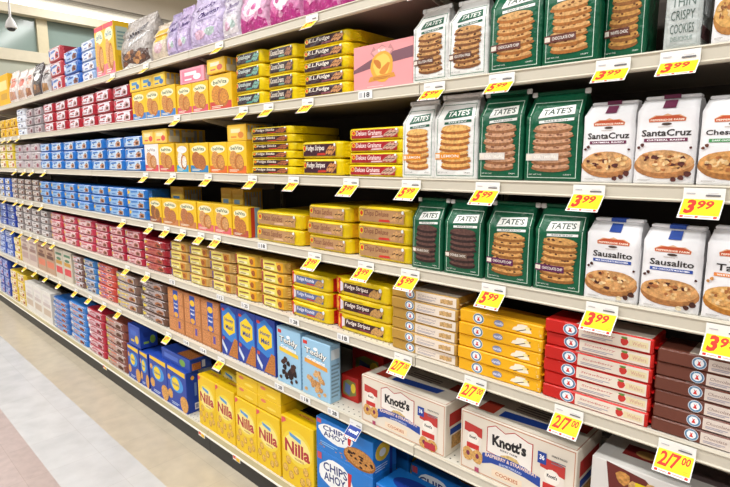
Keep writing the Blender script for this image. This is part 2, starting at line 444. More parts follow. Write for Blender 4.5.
# ------------------------------------------------------------------ gondola shelving
JX = [.336-1.219*i for i in range(8)]
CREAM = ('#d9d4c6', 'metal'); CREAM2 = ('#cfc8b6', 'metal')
DEP = [None, .40, .42, .42, .42, .42, .45, .452]
for i in range(7):
    a, b = JX[i+1], JX[i]
    t = MB(); t.box(a+.002, b-.002, .475, .49, -.0118, 1.86, ('#4a433c', 'matte'), .002)
    o = t.build('gondola_back_panel'); tag(o, 'dark back panel of the shelving, %s section from the right' % ORD[i], 'shelf panel', 'back panels of the shelving')
    for x in (a+.012,):
        u = MB(); u.box(x-.010, x+.010, .455, .4745, -.0118, 1.86, ('#77705f', 'metal'), .002)
        for k in range(36): u.box(x-.0025, x+.0025, .4545, .4552, .06+.05*k, .09+.05*k, ('#2a2622', 'matte'))
        u.build('upright', o)
sparent = None
for s in range(1, 8):
    proto = None
    for i in range(7):
        a, b = JX[i+1], JX[i]; L2 = (b-a)/2
        if proto is None:
            t = MB(); D = DEP[s]-.004
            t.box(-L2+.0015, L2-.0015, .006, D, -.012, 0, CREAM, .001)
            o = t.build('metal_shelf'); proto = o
            u = MB(); u.box(-L2+.0015, L2-.0015, .0065, D, -.024, -.0121, ('#75695c', 'matte'), .001); u.build('underside_shade', o)  # shade below the deck, put into the darker colour of this sheet
            r = MB()
            if s < 7: r.prism_x([(.006, .0003), (.0, 0), (-.0015, -.003), (.0012, -.006), (.0012, -.027), (-.0015, -.030), (0, -.033), (.010, -.034), (.012, -.026), (.0055, -.024)], -L2+.0015, L2-.0015, CREAM2)
            else:
                r.prism_x([(.010, .0003), (.005, -.001), (-.003, -.019), (.004, -.021), (.012, -.021), (.0055, -.012)], -L2+.0015, L2-.0015, ('#b3a780', 'metal'))
                k = MB(); k.prism_x([(-.0035, -.0192), (-.006, -.020), (-.007, -.026), (-.004, -.028), (.006, -.028), (.006, -.0215)], -L2+.0015, L2-.0015, ('#eeeae0', 'metal')); k.build('rail_edge', o)
            r.build('price_rail', o)
            if s < 7:
                for sg in (-1, 1):
                    k = MB(); k.prism_x([(.05, -.026), (D, -.026), (D, -.085), (D-.06, -.085), (.08, -.036)], sg*(L2-.010)-.0015, sg*(L2-.010)+.0015, CREAM2); k.build('bracket', o)
            else:
                k = MB(); k.box(-L2+.001, L2-.001, .010, .03, -.1098, -.0285, ('#1d1d1f', 'metal')); k.build('kick_plate', o)
            if s >= 5:
                k = MB()
                for row in (0, 1):
                    for q in range(46):
                        x = -L2+.04+q*.0253; y0 = .020+row*.022
                        k.add([(x+.0028*math.cos(j*math.pi/4), y0+.0028*math.sin(j*math.pi/4), .0003) for j in range(8)], [tuple(range(8))], ('#3d3933', 'matte'))
                k.build('perforation', o)
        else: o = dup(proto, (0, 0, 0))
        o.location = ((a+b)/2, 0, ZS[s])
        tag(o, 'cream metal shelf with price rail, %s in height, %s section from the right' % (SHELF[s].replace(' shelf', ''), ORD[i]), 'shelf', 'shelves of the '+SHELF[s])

# ================================================================== ARTWORK DESIGNS
def A_blocks(ends, mid, pic, acc=None, name=None, namecol='#ffffff', asp=.4):
    a = Art(asp); q = lambda k: random.uniform(-k, k)
    a.poly([(.16+q(.03), .14), (.5, .10), (.84+q(.03), .16), (.86, .5+q(.1)), (.80+q(.04), .86), (.5, .90), (.20+q(.03), .84), (.14, .5+q(.1))], mid)
    a.poly([(.58, .16), (.80, .2), (.82, .55), (.66, .66), (.56, .44)], pic, 'cookie'); a.ell(.71, .38, .07, .13, '#5a3320', 8, .15, 'cookie')
    a.poly([(.24, .58), (.56, .66), (.54, .80), (.25, .74)], ends); a.rect(.27, .24, .46, .34, ends)
    for k in range(4): a.ell(random.uniform(.18, .82), random.uniform(.18, .82), .035, .06, random.choice(['#f4f4f6', ends, pic, '#3a2c30']), 7, .2)  # white and dark flecks paint gloss of crinkled film among the print colours
    a.poly([(.0, .1), (.05, .1), (.08, .5), (.04, .9), (.0, .9)], '#f0eef0'); a.poly([(.1, .88), (.45, .93), (.9, .88), (.9, .93), (.1, .93)], '#f2f0f2')
    if acc: a.ell(.13, .62, .08, .20, acc, 10, .1)
    return a
def A_keebler(label, cookie, name, namecol='#fff3df', red=None, sub='#c23a2c', bold=.012):
    a = Art(.26)
    a.rect(.11, .12, .86, .86, '#b8960a'); a.rect(.115, .14, .855, .84, label)
    a.ell(.15, .60, .035, .2, '#f3d51c', 12); a.ell(.15, .60, .024, .14, '#d8362a', 12)
    a.text(name, .40, .58, .42, .40, namecol, bold, 0, .15)
    a.poly([(.44, .17), (.64, .19), (.62, .32), (.46, .30)], sub)
    for k in range(3): a.ell(.70+.055*k, .5-.03*k, .035, .28, cookie, 12, .05, 'cookie', -.2)
    for k in range(3): a.poly([(.67+.055*k, .42), (.72+.055*k, .5), (.72+.055*k, .56), (.67+.055*k, .48)], '#3a2015')
    a.ell(.835, .78, .02, .1, '#e9eef2', 8)
    return a
def A_tates(ground, ink, lo, hi, strip, chip, txt, sub='BAKE SHOP', logo_bg='#f2f2ec', logo_fg='#1d3b2c'):
    a = Art(1.62)
    a.frame(.06, .035, .94, .90, .012, ink)
    a.poly([(.22, .715), (.86, .745), (.84, .85), (.26, .825)], logo_bg); a.poly([(.235, .722), (.845, .75), (.828, .843), (.27, .819)], logo_bg if ground != '#f0f0ec' else logo_bg)
    a.text("TATE'S", .545, .787, .50, .068, logo_fg, .02, .05, .1)
    a.poly([(.24, .655), (.86, .675), (.86, .705), (.24, .685)], '#f4f4ef' if ground != '#f0f0ec' else logo_bg)
    a.text(sub, .55, .68, .42, .018, '#3d5a4c' if ground != '#f0f0ec' else '#ffffff', .01, .03)
    a.stack(.5, .13, .70, .50, 7, hi, lo, chip)
    a.rect(.03, .235, .64, .315, strip); a.rect(.04, .25, .15, .30, '#efe6d8')
    a.text(txt, .40, .276, .42, .034, '#fbf5ea', .01)
    a.text('NET WT 7 OZ', .22, .075, .24, .014, '#e8e8e0' if ground != '#f0f0ec' else '#6b6b66', .01)
    a.text('CRISPY', .80, .075, .14, .014, '#e8e8e0' if ground != '#f0f0ec' else '#6b6b66', .01)
    return a
def A_pep(name, band, bandtxt, base, chip, rim, nuts=True, tw=.66):
    a = Art(1.6)
    a.poly([(.19, .765), (.30, .805), (.42, .80), (.5, .82), (.58, .80), (.70, .805), (.81, .765), (.80, .725), (.20, .725)], '#e0b089')
    a.poly([(.20, .762), (.32, .795), (.68, .795), (.80, .762), (.795, .728), (.205, .728)], '#c4522c')
    a.text('PEPPERIDGE FARM', .5, .748, .55, .022, '#fff0dc', .03)
    a.ell(.5, .700, .085, .016, '#4d3a30', 12); a.lines(.36, .662, .60, .678, 2, '#b7a79a')
    a.text(name, .5, .60, tw, .078, '#2b2523', .02)
    a.rect(.14, .495, .86, .535, band); a.text(bandtxt, .5, .515, .62, .020, '#ffffff', .02)
    a.ell(.50, .225, .50, .165, rim, 24, .015, 'cookie'); a.ell(.5, .262, .485, .135, base, 24, .02, 'cookie')
    for i in range(40):
        an = random.random()*6.28; r = math.sqrt(random.random())*.88
        x, y = .5+.45*r*math.cos(an), .27+.12*r*math.sin(an)
        a.ell(x, y, random.uniform(.02, .07), random.uniform(.010, .028), random.choice([chip, '#a8683a', '#e6bd82', '#dca664', '#efcf9c']), 8, .14, 'cookie')
    for x, y, rr, c in ((.06, .43, .03, chip), (.12, .46, .035, chip), (.90, .12, .06, chip), (.80, .075, .05, chip), (.92, .42, .025, chip), (.68, .055, .05, '#e9d9b4' if nuts else chip)):
        a.ell(x, y, rr, rr*.6, c, 9, .1, 'cookie')
    a.rect(.40, .885, .62, .985, band)
    a.lines(.08, .035, .30, .055, 2, '#a8a39c')
    return a
def A_voort(left, lsplit, right, name, namecol, pic, badge_x, badge='#eef3f7', full=False):
    a = Art(.18)
    a.rect(.004, .02, lsplit, .98, left)
    if not full: a.rect(lsplit, .02, .985, .98, right)
    rx = .072; ry = .49
    a.ell(badge_x, .5, rx, ry, badge, 22); a.ell(badge_x, .5, rx*.93, ry*.93, '#5c86a8', 22); a.ell(badge_x, .5, rx*.66, ry*.66, '#f5f8fa', 18)
    a.poly([(badge_x-.022, .30), (badge_x+.022, .30), (badge_x+.008, .52), (badge_x+.016, .70), (badge_x, .60), (badge_x-.016, .70), (badge_x-.008, .52)], '#d33a34')
    a.text('VOORTMAN', badge_x, .80, .07, .07, '#ffffff', .02, 0, 0, -.03)
    a.text(name, lsplit+(.985-lsplit)*.30, .62, (.985-lsplit)*.46, .24, namecol, .0, 0, .2)
    a.lines(lsplit+.03, .18, lsplit+(.985-lsplit)*.5, .42, 2, namecol if full else '#9a97a8')
    if pic == 'strawberry':
        cx = lsplit+(.985-lsplit)*.66; a.ell(cx, .48, .035, .30, '#c8352e', 14, .06); a.ell(cx, .80, .03, .10, '#5c8a3a', 8, .2); a.rect(cx+.04, .25, .97, .75, '#e3d5a8'); a.text('Wafers', cx+.13, .5, .12, .3, '#c98a80', 0)
    elif pic == 'wafer':
        cx = lsplit+(.985-lsplit)*.72
        for k in range(3): a.poly([(cx-.06+.05*k, .2), (cx+.02+.05*k, .3), (cx+.02+.05*k, .75), (cx-.06+.05*k, .62)], '#c9a26a', 'cookie')
    elif pic == 'vanilla':
        cx = .80; a.ell(cx-.02, .5, .10, .36, '#f4ead2', 12, .25); a.poly([(cx-.09, .2), (cx-.08, .16), (cx+.09, .66), (cx+.08, .72)], '#3c2b1c'); a.ell(cx+.04, .62, .03, .14, '#efe2a2', 9)
        a.ell(.50, .5, .06, .3, '#7e88a8', 14); a.text('vanilla', .50, .5, .1, .26, '#f4f1ff', .01, 0, .2)
    elif pic == 'choc':
        cx = lsplit+(.985-lsplit)*.82; a.rect(cx-.05, .2, cx+.05, .8, '#6b4531', 'cookie')
    return a

# ================================================================== PRODUCTS
F = 'film'; C_ = 'carton'
# ---- second shelf (yellow cartons, cookie bags)
def simple_carton(name, col, art=None, side=None, top=None, flap=None, fin='carton'):
    return lambda w, d, h: carton(name, w, d, h, col, art, side, top, flap, fin)
def simple_packet(name, col, art=None, endcol=None, top=None, seal=True):
    return lambda w, d, h: packet(name, w, d, h, col, art, endcol, top, seal)
def A_biscuitbox(ground, foot, cookie='#c98c4c', ink='#2f5a50', oval='#f6ecc0'):
    a = Art(1.55); a.rect(.02, .01, .98, .24, foot)
    a.ell(.5, .78, .40, .13, oval, 18); a.text('belVita', .5, .79, .60, .11, ink, .02)
    a.ell(.36, .42, .24, .30, cookie, 16, .03, 'cookie', .4); a.ell(.62, .34, .24, .27, '#b8733a', 16, .03, 'cookie', .4); a.ell(.66, .36, .18, .2, cookie, 12, .03, 'cookie')
    a.lines(.1, .06, .6, .14, 2, '#f3e9d0'); return a
def A_gridside(ground='#d9d2b8'):
    a = Art(.7)
    for k in range(6): a.rect(.08+.15*k, .08, .17+.15*k, .92, '#aeb2ae')
    a.rect(.05, .1, .3, .5, ground); a.rect(.4, .45, .7, .8, ground); return a
def A_smallbox(c, c2, ink):
    a = Art(.7); a.rect(.1, .12, .9, .86, c2); a.rect(.2, .5, .7, .74, c); a.ell(.72, .36, .16, .2, ink, 10); a.rect(.2, .2, .5, .3, ink); return a

run(2, 0, 17, 3, 2, 119, simple_packet('cookie_packet', '#d8a818', A_blocks('#c08a10', '#e8bc2a', '#b07a3a')), .12, 'small yellow cookie packet', 'far left of second shelf')
run(2, 17.5, 25.5, 1, 4, 107.5, simple_packet('cookie_packet', '#dfe3ea', A_blocks('#4c74b8', '#eceff4', '#a9b6cc')), .12, 'white and blue cookie packet', 'left end of second shelf')
run(2, 26, 43, 2, 3, 108, simple_packet('cookie_packet', '#8d8486', A_blocks('#5c4650', '#c7b9bd', '#8c5a66')), .12, 'grey and dark pink cookie packet', 'left of red ones, second shelf')
RED = '#a81c2c'
run(2, 44, 132, 6, 3, 95.5, simple_packet('cookie_packet', RED, A_blocks(RED, '#e9e4ea', '#c9a0a0', '#d8465a')), .14, 'red cookie packet with white middle', 'on second shelf', jit=1.5)
YB = '#ecc022'
run(2, 133, 176, 3, 1, 88.5, simple_carton('biscuit_carton', YB, A_biscuitbox(YB, '#3f7fc4')), .06, 'upright yellow biscuit carton with blue foot', 'on second shelf', 'carton')
run(2, 177.5, 208.5, 2, 1, 83, simple_carton('biscuit_carton', YB, A_biscuitbox(YB, '#cf5566')), .06, 'upright yellow biscuit carton with pink-red foot', 'on second shelf', 'carton')
run(2, 209.5, 232, 1, 1, 74, simple_carton('biscuit_carton', YB, A_biscuitbox(YB, '#c9473c', '#d18d3c')), .06, 'larger yellow biscuit carton with red foot', 'on second shelf', 'carton')
def top_on(sh, py, px, y): X = PX(px, ZS[sh]+.1, y); return PZ(py, X, y)
def ledge(sh, px, py_bottom, py_top, y=.018): X = PX(px, ZS[sh]+.1, y); a = PZ(py_bottom, X, y); return a, PZ(py_top, X, y)-a
zb, hb = ledge(2, 152, 88.5, 74)
run(2, 130, 165, 3, 1, 0, simple_carton('biscuit_carton', '#ecc23a', A_smallbox('#4f8fc0', '#f0d050', '#3a74b4'), A_gridside()), .14, 'small yellow carton laid on the blue-footed cartons', 'second shelf', 'carton', z0=zb+.001, h=hb)
zb, hb = ledge(2, 192, 83, 67.5)
run(2, 180, 204, 1, 1, 0, simple_carton('biscuit_carton', '#eda0ae', A_smallbox('#f7e6e6', '#e97f96', '#fff0ee'), A_gridside('#f0dada')), .14, 'pink and white carton lying on two yellow cartons', 'second shelf', 'carton', z0=zb+.001, h=hb)
zb, hb = ledge(2, 214, 74, 58.5)
run(2, 207, 225, 1, 1, 0, simple_carton('biscuit_carton', '#efc02c', A_smallbox('#e8e0c0', '#f2cf4c', '#d86a5a'), A_gridside()), .16, 'yellow carton lying on the larger yellow carton', 'second shelf', 'carton', z0=zb+.001, h=hb)
KY = '#e8cc06'
run(2, 233.5, 264, 1, 4, 51, simple_packet('cookie_packet', KY, A_keebler('#33242a', '#7fb0a0', 'Grasshopper', '#dfeee6', sub='#4c9a8c')), .22, 'yellow packet with dark label and teal print', 'second shelf')
run(2, 265.5, 297, 1, 4, 45, simple_packet('cookie_packet', KY, A_keebler('#33242a', '#a8785a', 'Coconut Dreams', '#f4ead8', sub='#7aa08a')), .22, 'yellow packet with near-black label', 'beside teal-print stack, second shelf')
run(2, 299, 349, 1, 5, 32.5, simple_packet('cookie_packet', KY, A_keebler('#3b222a', '#c98f5e', 'E.L.Fudge', '#fff6e6', sub='#8a4a52')), .26, 'yellow packet with plum label', 'left of pink box, second shelf')
def pinkbox(w, d, h):
    a = Art(.62)
    a.poly([(.0, .40), (.5, .52), (1, .58), (1, .82), (.5, .74), (.3, .66), (.0, .48)], '#7d5560')
    a.poly([(.30, .80), (.36, .95), (.40, .86), (.5, .96), (.6, .86), (.64, .95), (.70, .80), (.62, .68), (.38, .68)], '#c98a8a'); a.poly([(.33, .82), (.5, .92), (.67, .82), (.6, .70), (.4, .70)], '#f2a9a6')
    a.ell(.5, .48, .19, .34, '#e9ab3c', 20, .03); a.ell(.5, .50, .14, .26, '#f4cc5e', 18, .05); a.ell(.43, .55, .05, .12, '#c97a2c', 10, .1, None, .4); a.ell(.55, .42, .06, .14, '#d98a34', 10, .1, None, -.5)
    a.poly([(.27, .17), (.73, .22), (.70, .32), (.30, .28)], '#d9963a'); a.lines(.36, .21, .64, .27, 2, '#a8642a')
    a.lines(.25, .05, .6, .09, 1, '#f5c7c4'); a.text('fruit', .5, .84, .12, .06, '#ffffff', .01)
    return carton('pink_cookie_box', w, d, h, '#ee9c9e', a)
run(2, 353.5, 413, 1, 1, 42, pinkbox, .10, 'pink biscuit box with oval yellow emblem', 'beside white bags, second shelf', 'box', jit=0)
def place_bags(sh, px0, px1, py_top, maker, label, y, d, rz=0, group=None, name=None, z=None):
    z = ZS[sh]+.0006; X0, X1 = PX(px0-1.2*(px0+190)/700, z, y), PX(px1-.6*(px1+190)/700, z, y); H = PZ(py_top, (X0+X1)/2, y+d*.4)-z if py_top > -900 else .199
    if callable(maker): o = maker(X1-X0-.001, d, H)
    o.location = ((X0+X1)/2, y+d/2, z); o.rotation_euler.z = math.radians(rz); tag(o, label, 'bag', group)
    return o
WH = '#f0f0ec'; GR = '#0f5a3c'
def tbag(col, lo, hi, strip, chip, txt, **k):
    g = dict(logo_bg='#1f5d45', logo_fg='#f5f5ef') if col == WH else {}
    ink = '#4f7f68' if col == WH else '#cfe3d2'
    return lambda w, d, h: bag('cookie_bag', w, d, h, col, A_tates(col, ink, lo, hi, strip, chip, txt, **g), tab='#e9e9e4', **k)
T1 = dict(lo='#7e4f2c', hi='#c9985f', chip='#4f2c1a')
place_bags(2, 414, 448, 9, tbag(WH, T1['lo'], T1['hi'], '#6a4638', T1['chip'], 'GLUTEN FREE', nar=.72), 'white cookie bag right beside the pink box, second shelf', .012, .07)
place_bags(2, 449, 487.5, 1, tbag(WH, T1['lo'], T1['hi'], '#6a4638', T1['chip'], 'GLUTEN FREE', nar=.72), 'white cookie bag next to the first green bag, second shelf', .012, .07)
place_bags(2, 490, 541, -999, tbag(GR, '#a86a30', '#d4a468', '#6b4038', '#7a4a24', 'CHOCOLATE CHIP'), 'green cookie bag beside white bags on second shelf', .012, .075)
place_bags(2, 543, 597, -999, tbag(GR, '#a86a30', '#d4a468', '#6b4038', '#7a4a24', 'CHOCOLATE CHIP'), 'middle of three green cookie bags on second shelf', .012, .075)
place_bags(2, 603, 645, -999, tbag(GR, '#8f5c2e', '#c8944e', '#6b4038', '#6a3f20', 'WHITE CHOC'), 'rightmost green cookie bag on second shelf, set slightly back', .05, .075)
def thinbag(w, d, h):
    a = Art(1.7); a.ell(.5, .80, .28, .07, '#2f6a4e', 14)
    for k, t in enumerate(('THIN', 'CRISPY', 'COOKIES')): a.text(t, .5, .42-.12*k, .66, .085, '#5b6e66', .0)
    a.text('DELICIOUS', .5, .09, .6, .04, '#8aa097', .0); a.frame(.08, .03, .92, .95, .008, '#b9c2bd')
    s = Art(1.7); s.rect(.1, .08, .9, .2, '#5a3a3c'); s.rect(.2, .3, .8, .6, '#c3c8c8'); return bag('cookie_bag', w, d, h, '#c3cac7', a, side=s)
place_bags(2, 664, 700, -999, thinbag, 'pale grey bag lettered thin crispy cookies, second shelf', .012, .085)
def pbag(name, band, txt, base, chip, rim, tab, **k):
    kw = {q: k[q] for q in ('nuts', 'tw') if q in k}
    return lambda w, d, h: bag('cookie_bag', w, d, h, '#ecebec', A_pep(name, band, txt, base, chip, rim, **kw), 'roof', tab=tab, fin='paper', sh=.86, nar=.93)
place_bags(2, 712, 752, -999, pbag('Chessmen', '#3f8a4a', 'BUTTER COOKIES', '#d9a860', '#8a5a34', '#b47c40', '#3f8a4a'), 'white paper cookie bag at right edge of second shelf', .012, .08)

# ---- third shelf
run(3, 0, 15, 2, 3, 143.5, simple_packet('cookie_packet', '#d9c23a', A_blocks('#cfa61c', '#f3e9d8', '#d88a6a')), .12, 'yellow and white cookie packet', 'left end of third shelf')
run(3, 15.5, 40, 3, 3, 144, simple_packet('cookie_packet', '#b9aeb2', A_blocks('#8a8088', '#cdc3c4', '#b06478')), .12, 'grey-pink cookie packet', 'on third shelf')
BL = '#1c6cc0'
run(3, 40.5, 144.5, 7, 3, 140.2, simple_packet('cookie_packet', BL, A_blocks(BL, '#c3d6ea', '#c08a6a', '#2f80d0')), .14, 'blue cookie packet', 'on third shelf', jit=1.5)
run(3, 145.5, 159, 1, 1, 144, simple_carton('biscuit_carton', '#efe6e2', A_biscuitbox('#efe6e2', '#d04c58', '#cf9a6a', '#8a7a7a', '#f7f3ee')), .06, 'upright white carton with red foot', 'beside blue packets, third shelf', 'carton')
run(3, 159.5, 175, 1, 1, 143.5, simple_carton('biscuit_carton', YB, A_biscuitbox(YB, '#c8404c')), .06, 'upright yellow carton with crimson foot', 'third shelf', 'carton')
run(3, 177, 189, 1, 1, 143, simple_carton('biscuit_carton', '#e3b82c', A_biscuitbox('#e3b82c', '#3fa0c8', '#e9e4da', '#d9dfe2', '#f2f2f0')), .06, 'narrow yellow and white carton with pale-blue foot', 'third shelf', 'carton')
run(3, 190.5, 209, 1, 1, 142.5, simple_carton('biscuit_carton', YB, A_biscuitbox(YB, '#2f7fb4', '#b06a38')), .06, 'yellow carton with deep-blue foot', 'third shelf', 'carton')
run(3, 210, 247, 2, 1, 141.5, simple_carton('biscuit_carton', YB, A_biscuitbox(YB, '#d8682c', '#cf924e')), .06, 'yellow carton with orange foot', 'third shelf', 'carton')
zb, hb = ledge(3, 155, 144, 129.5)
run(3, 142.5, 167, 2, 1, 0, simple_carton('biscuit_carton', '#e9c045', A_smallbox('#f1e2b0', '#efd070', '#d8504c'), A_gridside()), .20, 'small yellow carton lying on upright cartons', 'third shelf', 'carton', z0=zb+.001, h=hb)
zb, hb = ledge(3, 236, 141.5, 124.5)
run(3, 227, 246, 1, 1, 0, simple_carton('biscuit_carton', '#efbd33', A_smallbox('#f3e2b0', '#f0c850', '#e08a3c'), A_gridside()), .10, 'yellow carton perched on two orange-footed cartons', 'third shelf', 'carton', z0=zb+.001, h=hb)
run(3, 248.5, 294, 1, 6, 126.5, simple_packet('cookie_packet', KY, A_keebler('#3c2020', '#b5653c', 'Fudge Sticks', '#fff2dc')), .24, 'thin yellow packet with brown label', 'third shelf')
run(3, 298, 342, 1, 2, 141, simple_packet('cookie_packet', KY, A_keebler('#43202c', '#c9884e', 'Fudge Stripes', '#fff6ea')), .24, 'large yellow packet with plum label, two-high stack,', 'third shelf')
run(3, 344, 405, 1, 4, 127, simple_packet('cookie_packet', KY, A_keebler('#a8232c', '#c8a08a', 'Deluxe Grahams', '#fbe9e4', sub='#e9c7c4')), .22, 'yellow packet with red label', 'beside white bags, third shelf')
ST = dict(lo='#a8682e', hi='#e3a957')
place_bags(3, 403.5, 434, 103, tbag(WH, '#a8652c', '#e8b468', '#e8942c', None, 'LEMON', nar=.8), 'white cookie bag with orange strip, left one, third shelf', .012, .07)
place_bags(3, 435, 477, 96, tbag(WH, '#a8652c', '#e8b468', '#e8942c', None, 'LEMON', nar=.82), 'white cookie bag with orange strip, right one, third shelf', .012, .07)
place_bags(3, 479, 522, 93.5, tbag(GR, '#94633f', '#c99a78', '#e4ddd4', '#8a5a44', 'OATMEAL'), 'green cookie bag beside orange-stripped white bag, third shelf', .012, .075)
place_bags(3, 525, 580, 93, tbag(GR, '#94633f', '#c99a78', '#e4ddd4', '#8a5a44', 'OATMEAL'), 'green cookie bag beside first white paper bag, third shelf', .012, .075)
SC = ('SantaCruz', '#6b2748', 'OATMEAL RAISIN', '#d3a06a', '#5a2c26', '#b47a48', '#6b2748')
place_bags(3, 582, 632, 105, pbag(*SC, nuts=False, tw=.82), 'white paper cookie bag with purple band, left one, third shelf', .012, .075)
place_bags(3, 634, 694, 99, pbag(*SC, nuts=False, tw=.82), 'white paper cookie bag with purple band, right one, third shelf', .012, .075)
place_bags(3, 697, 764, 98, pbag('Chesapeake', '#3f8f4c', 'DARK CHOCOLATE PECAN', '#cf9656', '#6a3a2a', '#a8703a', '#3f8f4c', tw=.84), 'white paper cookie bag with green band at right edge, third shelf', .012, .08)

# ---- fourth shelf
run(4, 0, 11, 2, 3, 178, simple_packet('cookie_packet', '#3458a8', A_blocks('#2a4a9a', '#dfe4f0', '#d9b63c')), .12, 'blue, white and yellow packet', 'left end of fourth shelf')
run(4, 12, 40, 4, 4, 179, simple_packet('cookie_packet', '#6a5c58', A_blocks('#6a5048', '#cfc6c2', '#8a5a44', '#caa83c')), .12, 'small grey-brown cookie packet', 'on fourth shelf')
run(4, 40.5, 148, 7, 3, 184.5, simple_packet('cookie_packet', BL, A_blocks(BL, '#8fb8e0', '#b5784a', '#e8c23a')), .14, 'blue packet with yellow spot', 'on fourth shelf', jit=1.5)
run(4, 150, 162, 1, 1, 198, simple_carton('biscuit_carton', YB, A_biscuitbox(YB, '#8a4a3c', '#8a5a34')), .06, 'yellow carton with brown foot', 'fourth shelf', 'carton')
run(4, 163, 197, 2, 1, 200, simple_carton('biscuit_carton', YB, A_biscuitbox(YB, '#c07a4c', '#b5754a')), .06, 'yellow carton with tan foot', 'fourth shelf', 'carton')
run(4, 198, 232, 2, 1, 203.5, simple_carton('biscuit_carton', YB, A_biscuitbox(YB, '#d8646c', '#cf9a64')), .06, 'yellow carton with rose foot', 'fourth shelf', 'carton')
run(4, 233, 249, 1, 1, 207, simple_carton('biscuit_carton', YB, A_biscuitbox(YB, '#b0503c', '#c07a3c'), Art(1.5).rect(.2, 0, .5, 1, '#c4402c').rect(.5, 0, .9, 1, '#8fb8d8')), .06, 'yellow carton with rust foot and striped side', 'fourth shelf', 'carton')
run(4, 172, 185, 1, 1, 186.5, simple_carton('biscuit_carton', '#dcaf30', A_smallbox('#4a86b8', '#e8c44c', '#c8742c'), A_gridside()), .10, 'yellow carton standing behind front cartons', 'fourth shelf, left', 'carton', y=.11)
run(4, 222, 244, 2, 1, 188, simple_carton('biscuit_carton', '#dcaf30', A_smallbox('#7a9ab0', '#e8c44c', '#c05a34'), A_gridside()), .10, 'yellow carton behind front cartons', 'fourth shelf, right', 'carton', y=.11)
CP = lambda n, red: A_keebler('#b58a5e', '#c99a62', n, '#7e4a38', sub=red)
run(4, 253, 303, 1, 2, 212, simple_packet('cookie_packet', '#e6c60c', CP('Pecan Sandies', '#d8b088'), '#dca81a'), .28, 'yellow packet with tan window, two-high stack', 'fourth shelf')
run(4, 304, 351, 1, 3, 205.5, simple_packet('cookie_packet', '#e6c60c', CP('Pecan Sandies', '#c99a8c'), '#dca81a'), .28, 'yellow packet with tan window, three-high stack', 'fourth shelf')
run(4, 352.5, 412, 1, 3, 207, simple_packet('cookie_packet', '#e6c60c', CP('Chips Deluxe', '#c8342c'), '#dcae1a'), .24, 'yellow packet with red tab', 'beside green bags, fourth shelf')
DK = dict(lo='#2c1b18', hi='#5c3c34')
place_bags(4, 413, 442, 200, tbag(GR, '#2f1d1a', '#5f4038', '#6b5648', None, 'DOUBLE CHOC'), 'dark-cookie green bag beside yellow packets, fourth shelf', .012, .075)
place_bags(4, 445, 482, 202.5, tbag(GR, '#2f1d1a', '#5f4038', '#6b5648', None, 'DOUBLE CHOC'), 'second dark-cookie green bag from left, fourth shelf', .012, .075)
place_bags(4, 486, 531, 204, tbag(GR, '#94602c', '#d6a05c', '#5f2450', '#5a3420', 'CHOCOLATE CHIP'), 'green bag with purple strip, left one, fourth shelf', .012, .075)
place_bags(4, 534, 583, 207, tbag(GR, '#94602c', '#d6a05c', '#5f2450', '#5a3420', 'CHOCOLATE CHIP'), 'green bag with purple strip, right one, fourth shelf', .012, .075)
SA = ('Sausalito', '#24489c', 'MILK CHOCOLATE MACADAMIA', '#d09a60', '#4a261c', '#ad7440', '#24489c')
place_bags(4, 585, 637, 222, pbag(*SA, tw=.74), 'white paper cookie bag with blue band, left one, fourth shelf', .012, .075)
place_bags(4, 640, 699, 229, pbag(*SA, tw=.74), 'white paper cookie bag with blue band, right one, fourth shelf', .012, .075)
place_bags(4, 702, 766, 231, pbag('Tahoe', '#e0843c', 'WHITE CHOCOLATE', '#dba862', '#c88a48', '#b5762c', '#e0843c'), 'white paper cookie bag with orange band, fourth shelf right edge', .012, .08)

# ---- fifth shelf
run(5, 0, 16, 2, 3, 203.5, simple_packet('cookie_packet', '#1c3a94', A_blocks('#1c3a94', '#5f7cc0', '#dfe6f4')), .12, 'dark blue cookie packet', 'left end of fifth shelf')
run(5, 16.5, 50, 4, 4, 208, simple_packet('cookie_packet', '#8a8280', A_blocks('#8a807e', '#ded8d6', '#7a5a50')), .12, 'pale grey cookie packet', 'on fifth shelf')
run(5, 50.5, 95, 3, 4, 216, simple_packet('cookie_packet', '#b8324a', A_blocks('#b8324a', '#dfc0c0', '#c07a6a', '#e0a83c')), .13, 'pinkish-red cookie packet', 'on fifth shelf')
run(5, 95.5, 143, 3, 4, 227, simple_packet('cookie_packet', '#a82038', A_blocks('#a82038', '#d8a8a8', '#a86a58', '#d8b04c')), .13, 'crimson cookie packet', 'mid-left of fifth shelf')
run(5, 144, 167, 1, 4, 240, simple_packet('cookie_packet', '#9c1c28', A_blocks('#9c1c28', '#b85a4c', '#a8502c', '#e0b83c')), .14, 'deep red cookie packet', 'beside tan packets, fifth shelf')
def A_tan(a2, name, c='#5c3a7a', g='#e2d264'):
    a = Art(.35); a.rect(.10, .10, .90, .90, g); a.rect(.10, .10, .20, .90, c); a.poly([(.74, .10), (.90, .10), (.90, .90), (.68, .90)], a2)
    a.ell(.79, .5, .07, .26, '#a85c2c', 12, .06, 'cookie'); a.poly([(.25, .56), (.64, .62), (.62, .76), (.26, .68)], '#8a5230'); a.rect(.24, .2, .62, .42, '#efe6b0'); a.rect(.28, .26, .5, .34, '#a88a4a'); return a
run(5, 168.5, 232, 3, 4, 246.5, simple_packet('cookie_packet', '#c9a25c', A_tan('#c8862c', 'Emperador')), .14, 'tan cookie packet with purple end', 'on fifth shelf')
run(5, 233.5, 286, 2, 4, 257, simple_packet('cookie_packet', '#cfa63c', A_tan('#e8a81c', 'Arcoiris', '#a03030', '#e6da5c')), .15, 'golden cookie packet with maroon end', 'on fifth shelf')
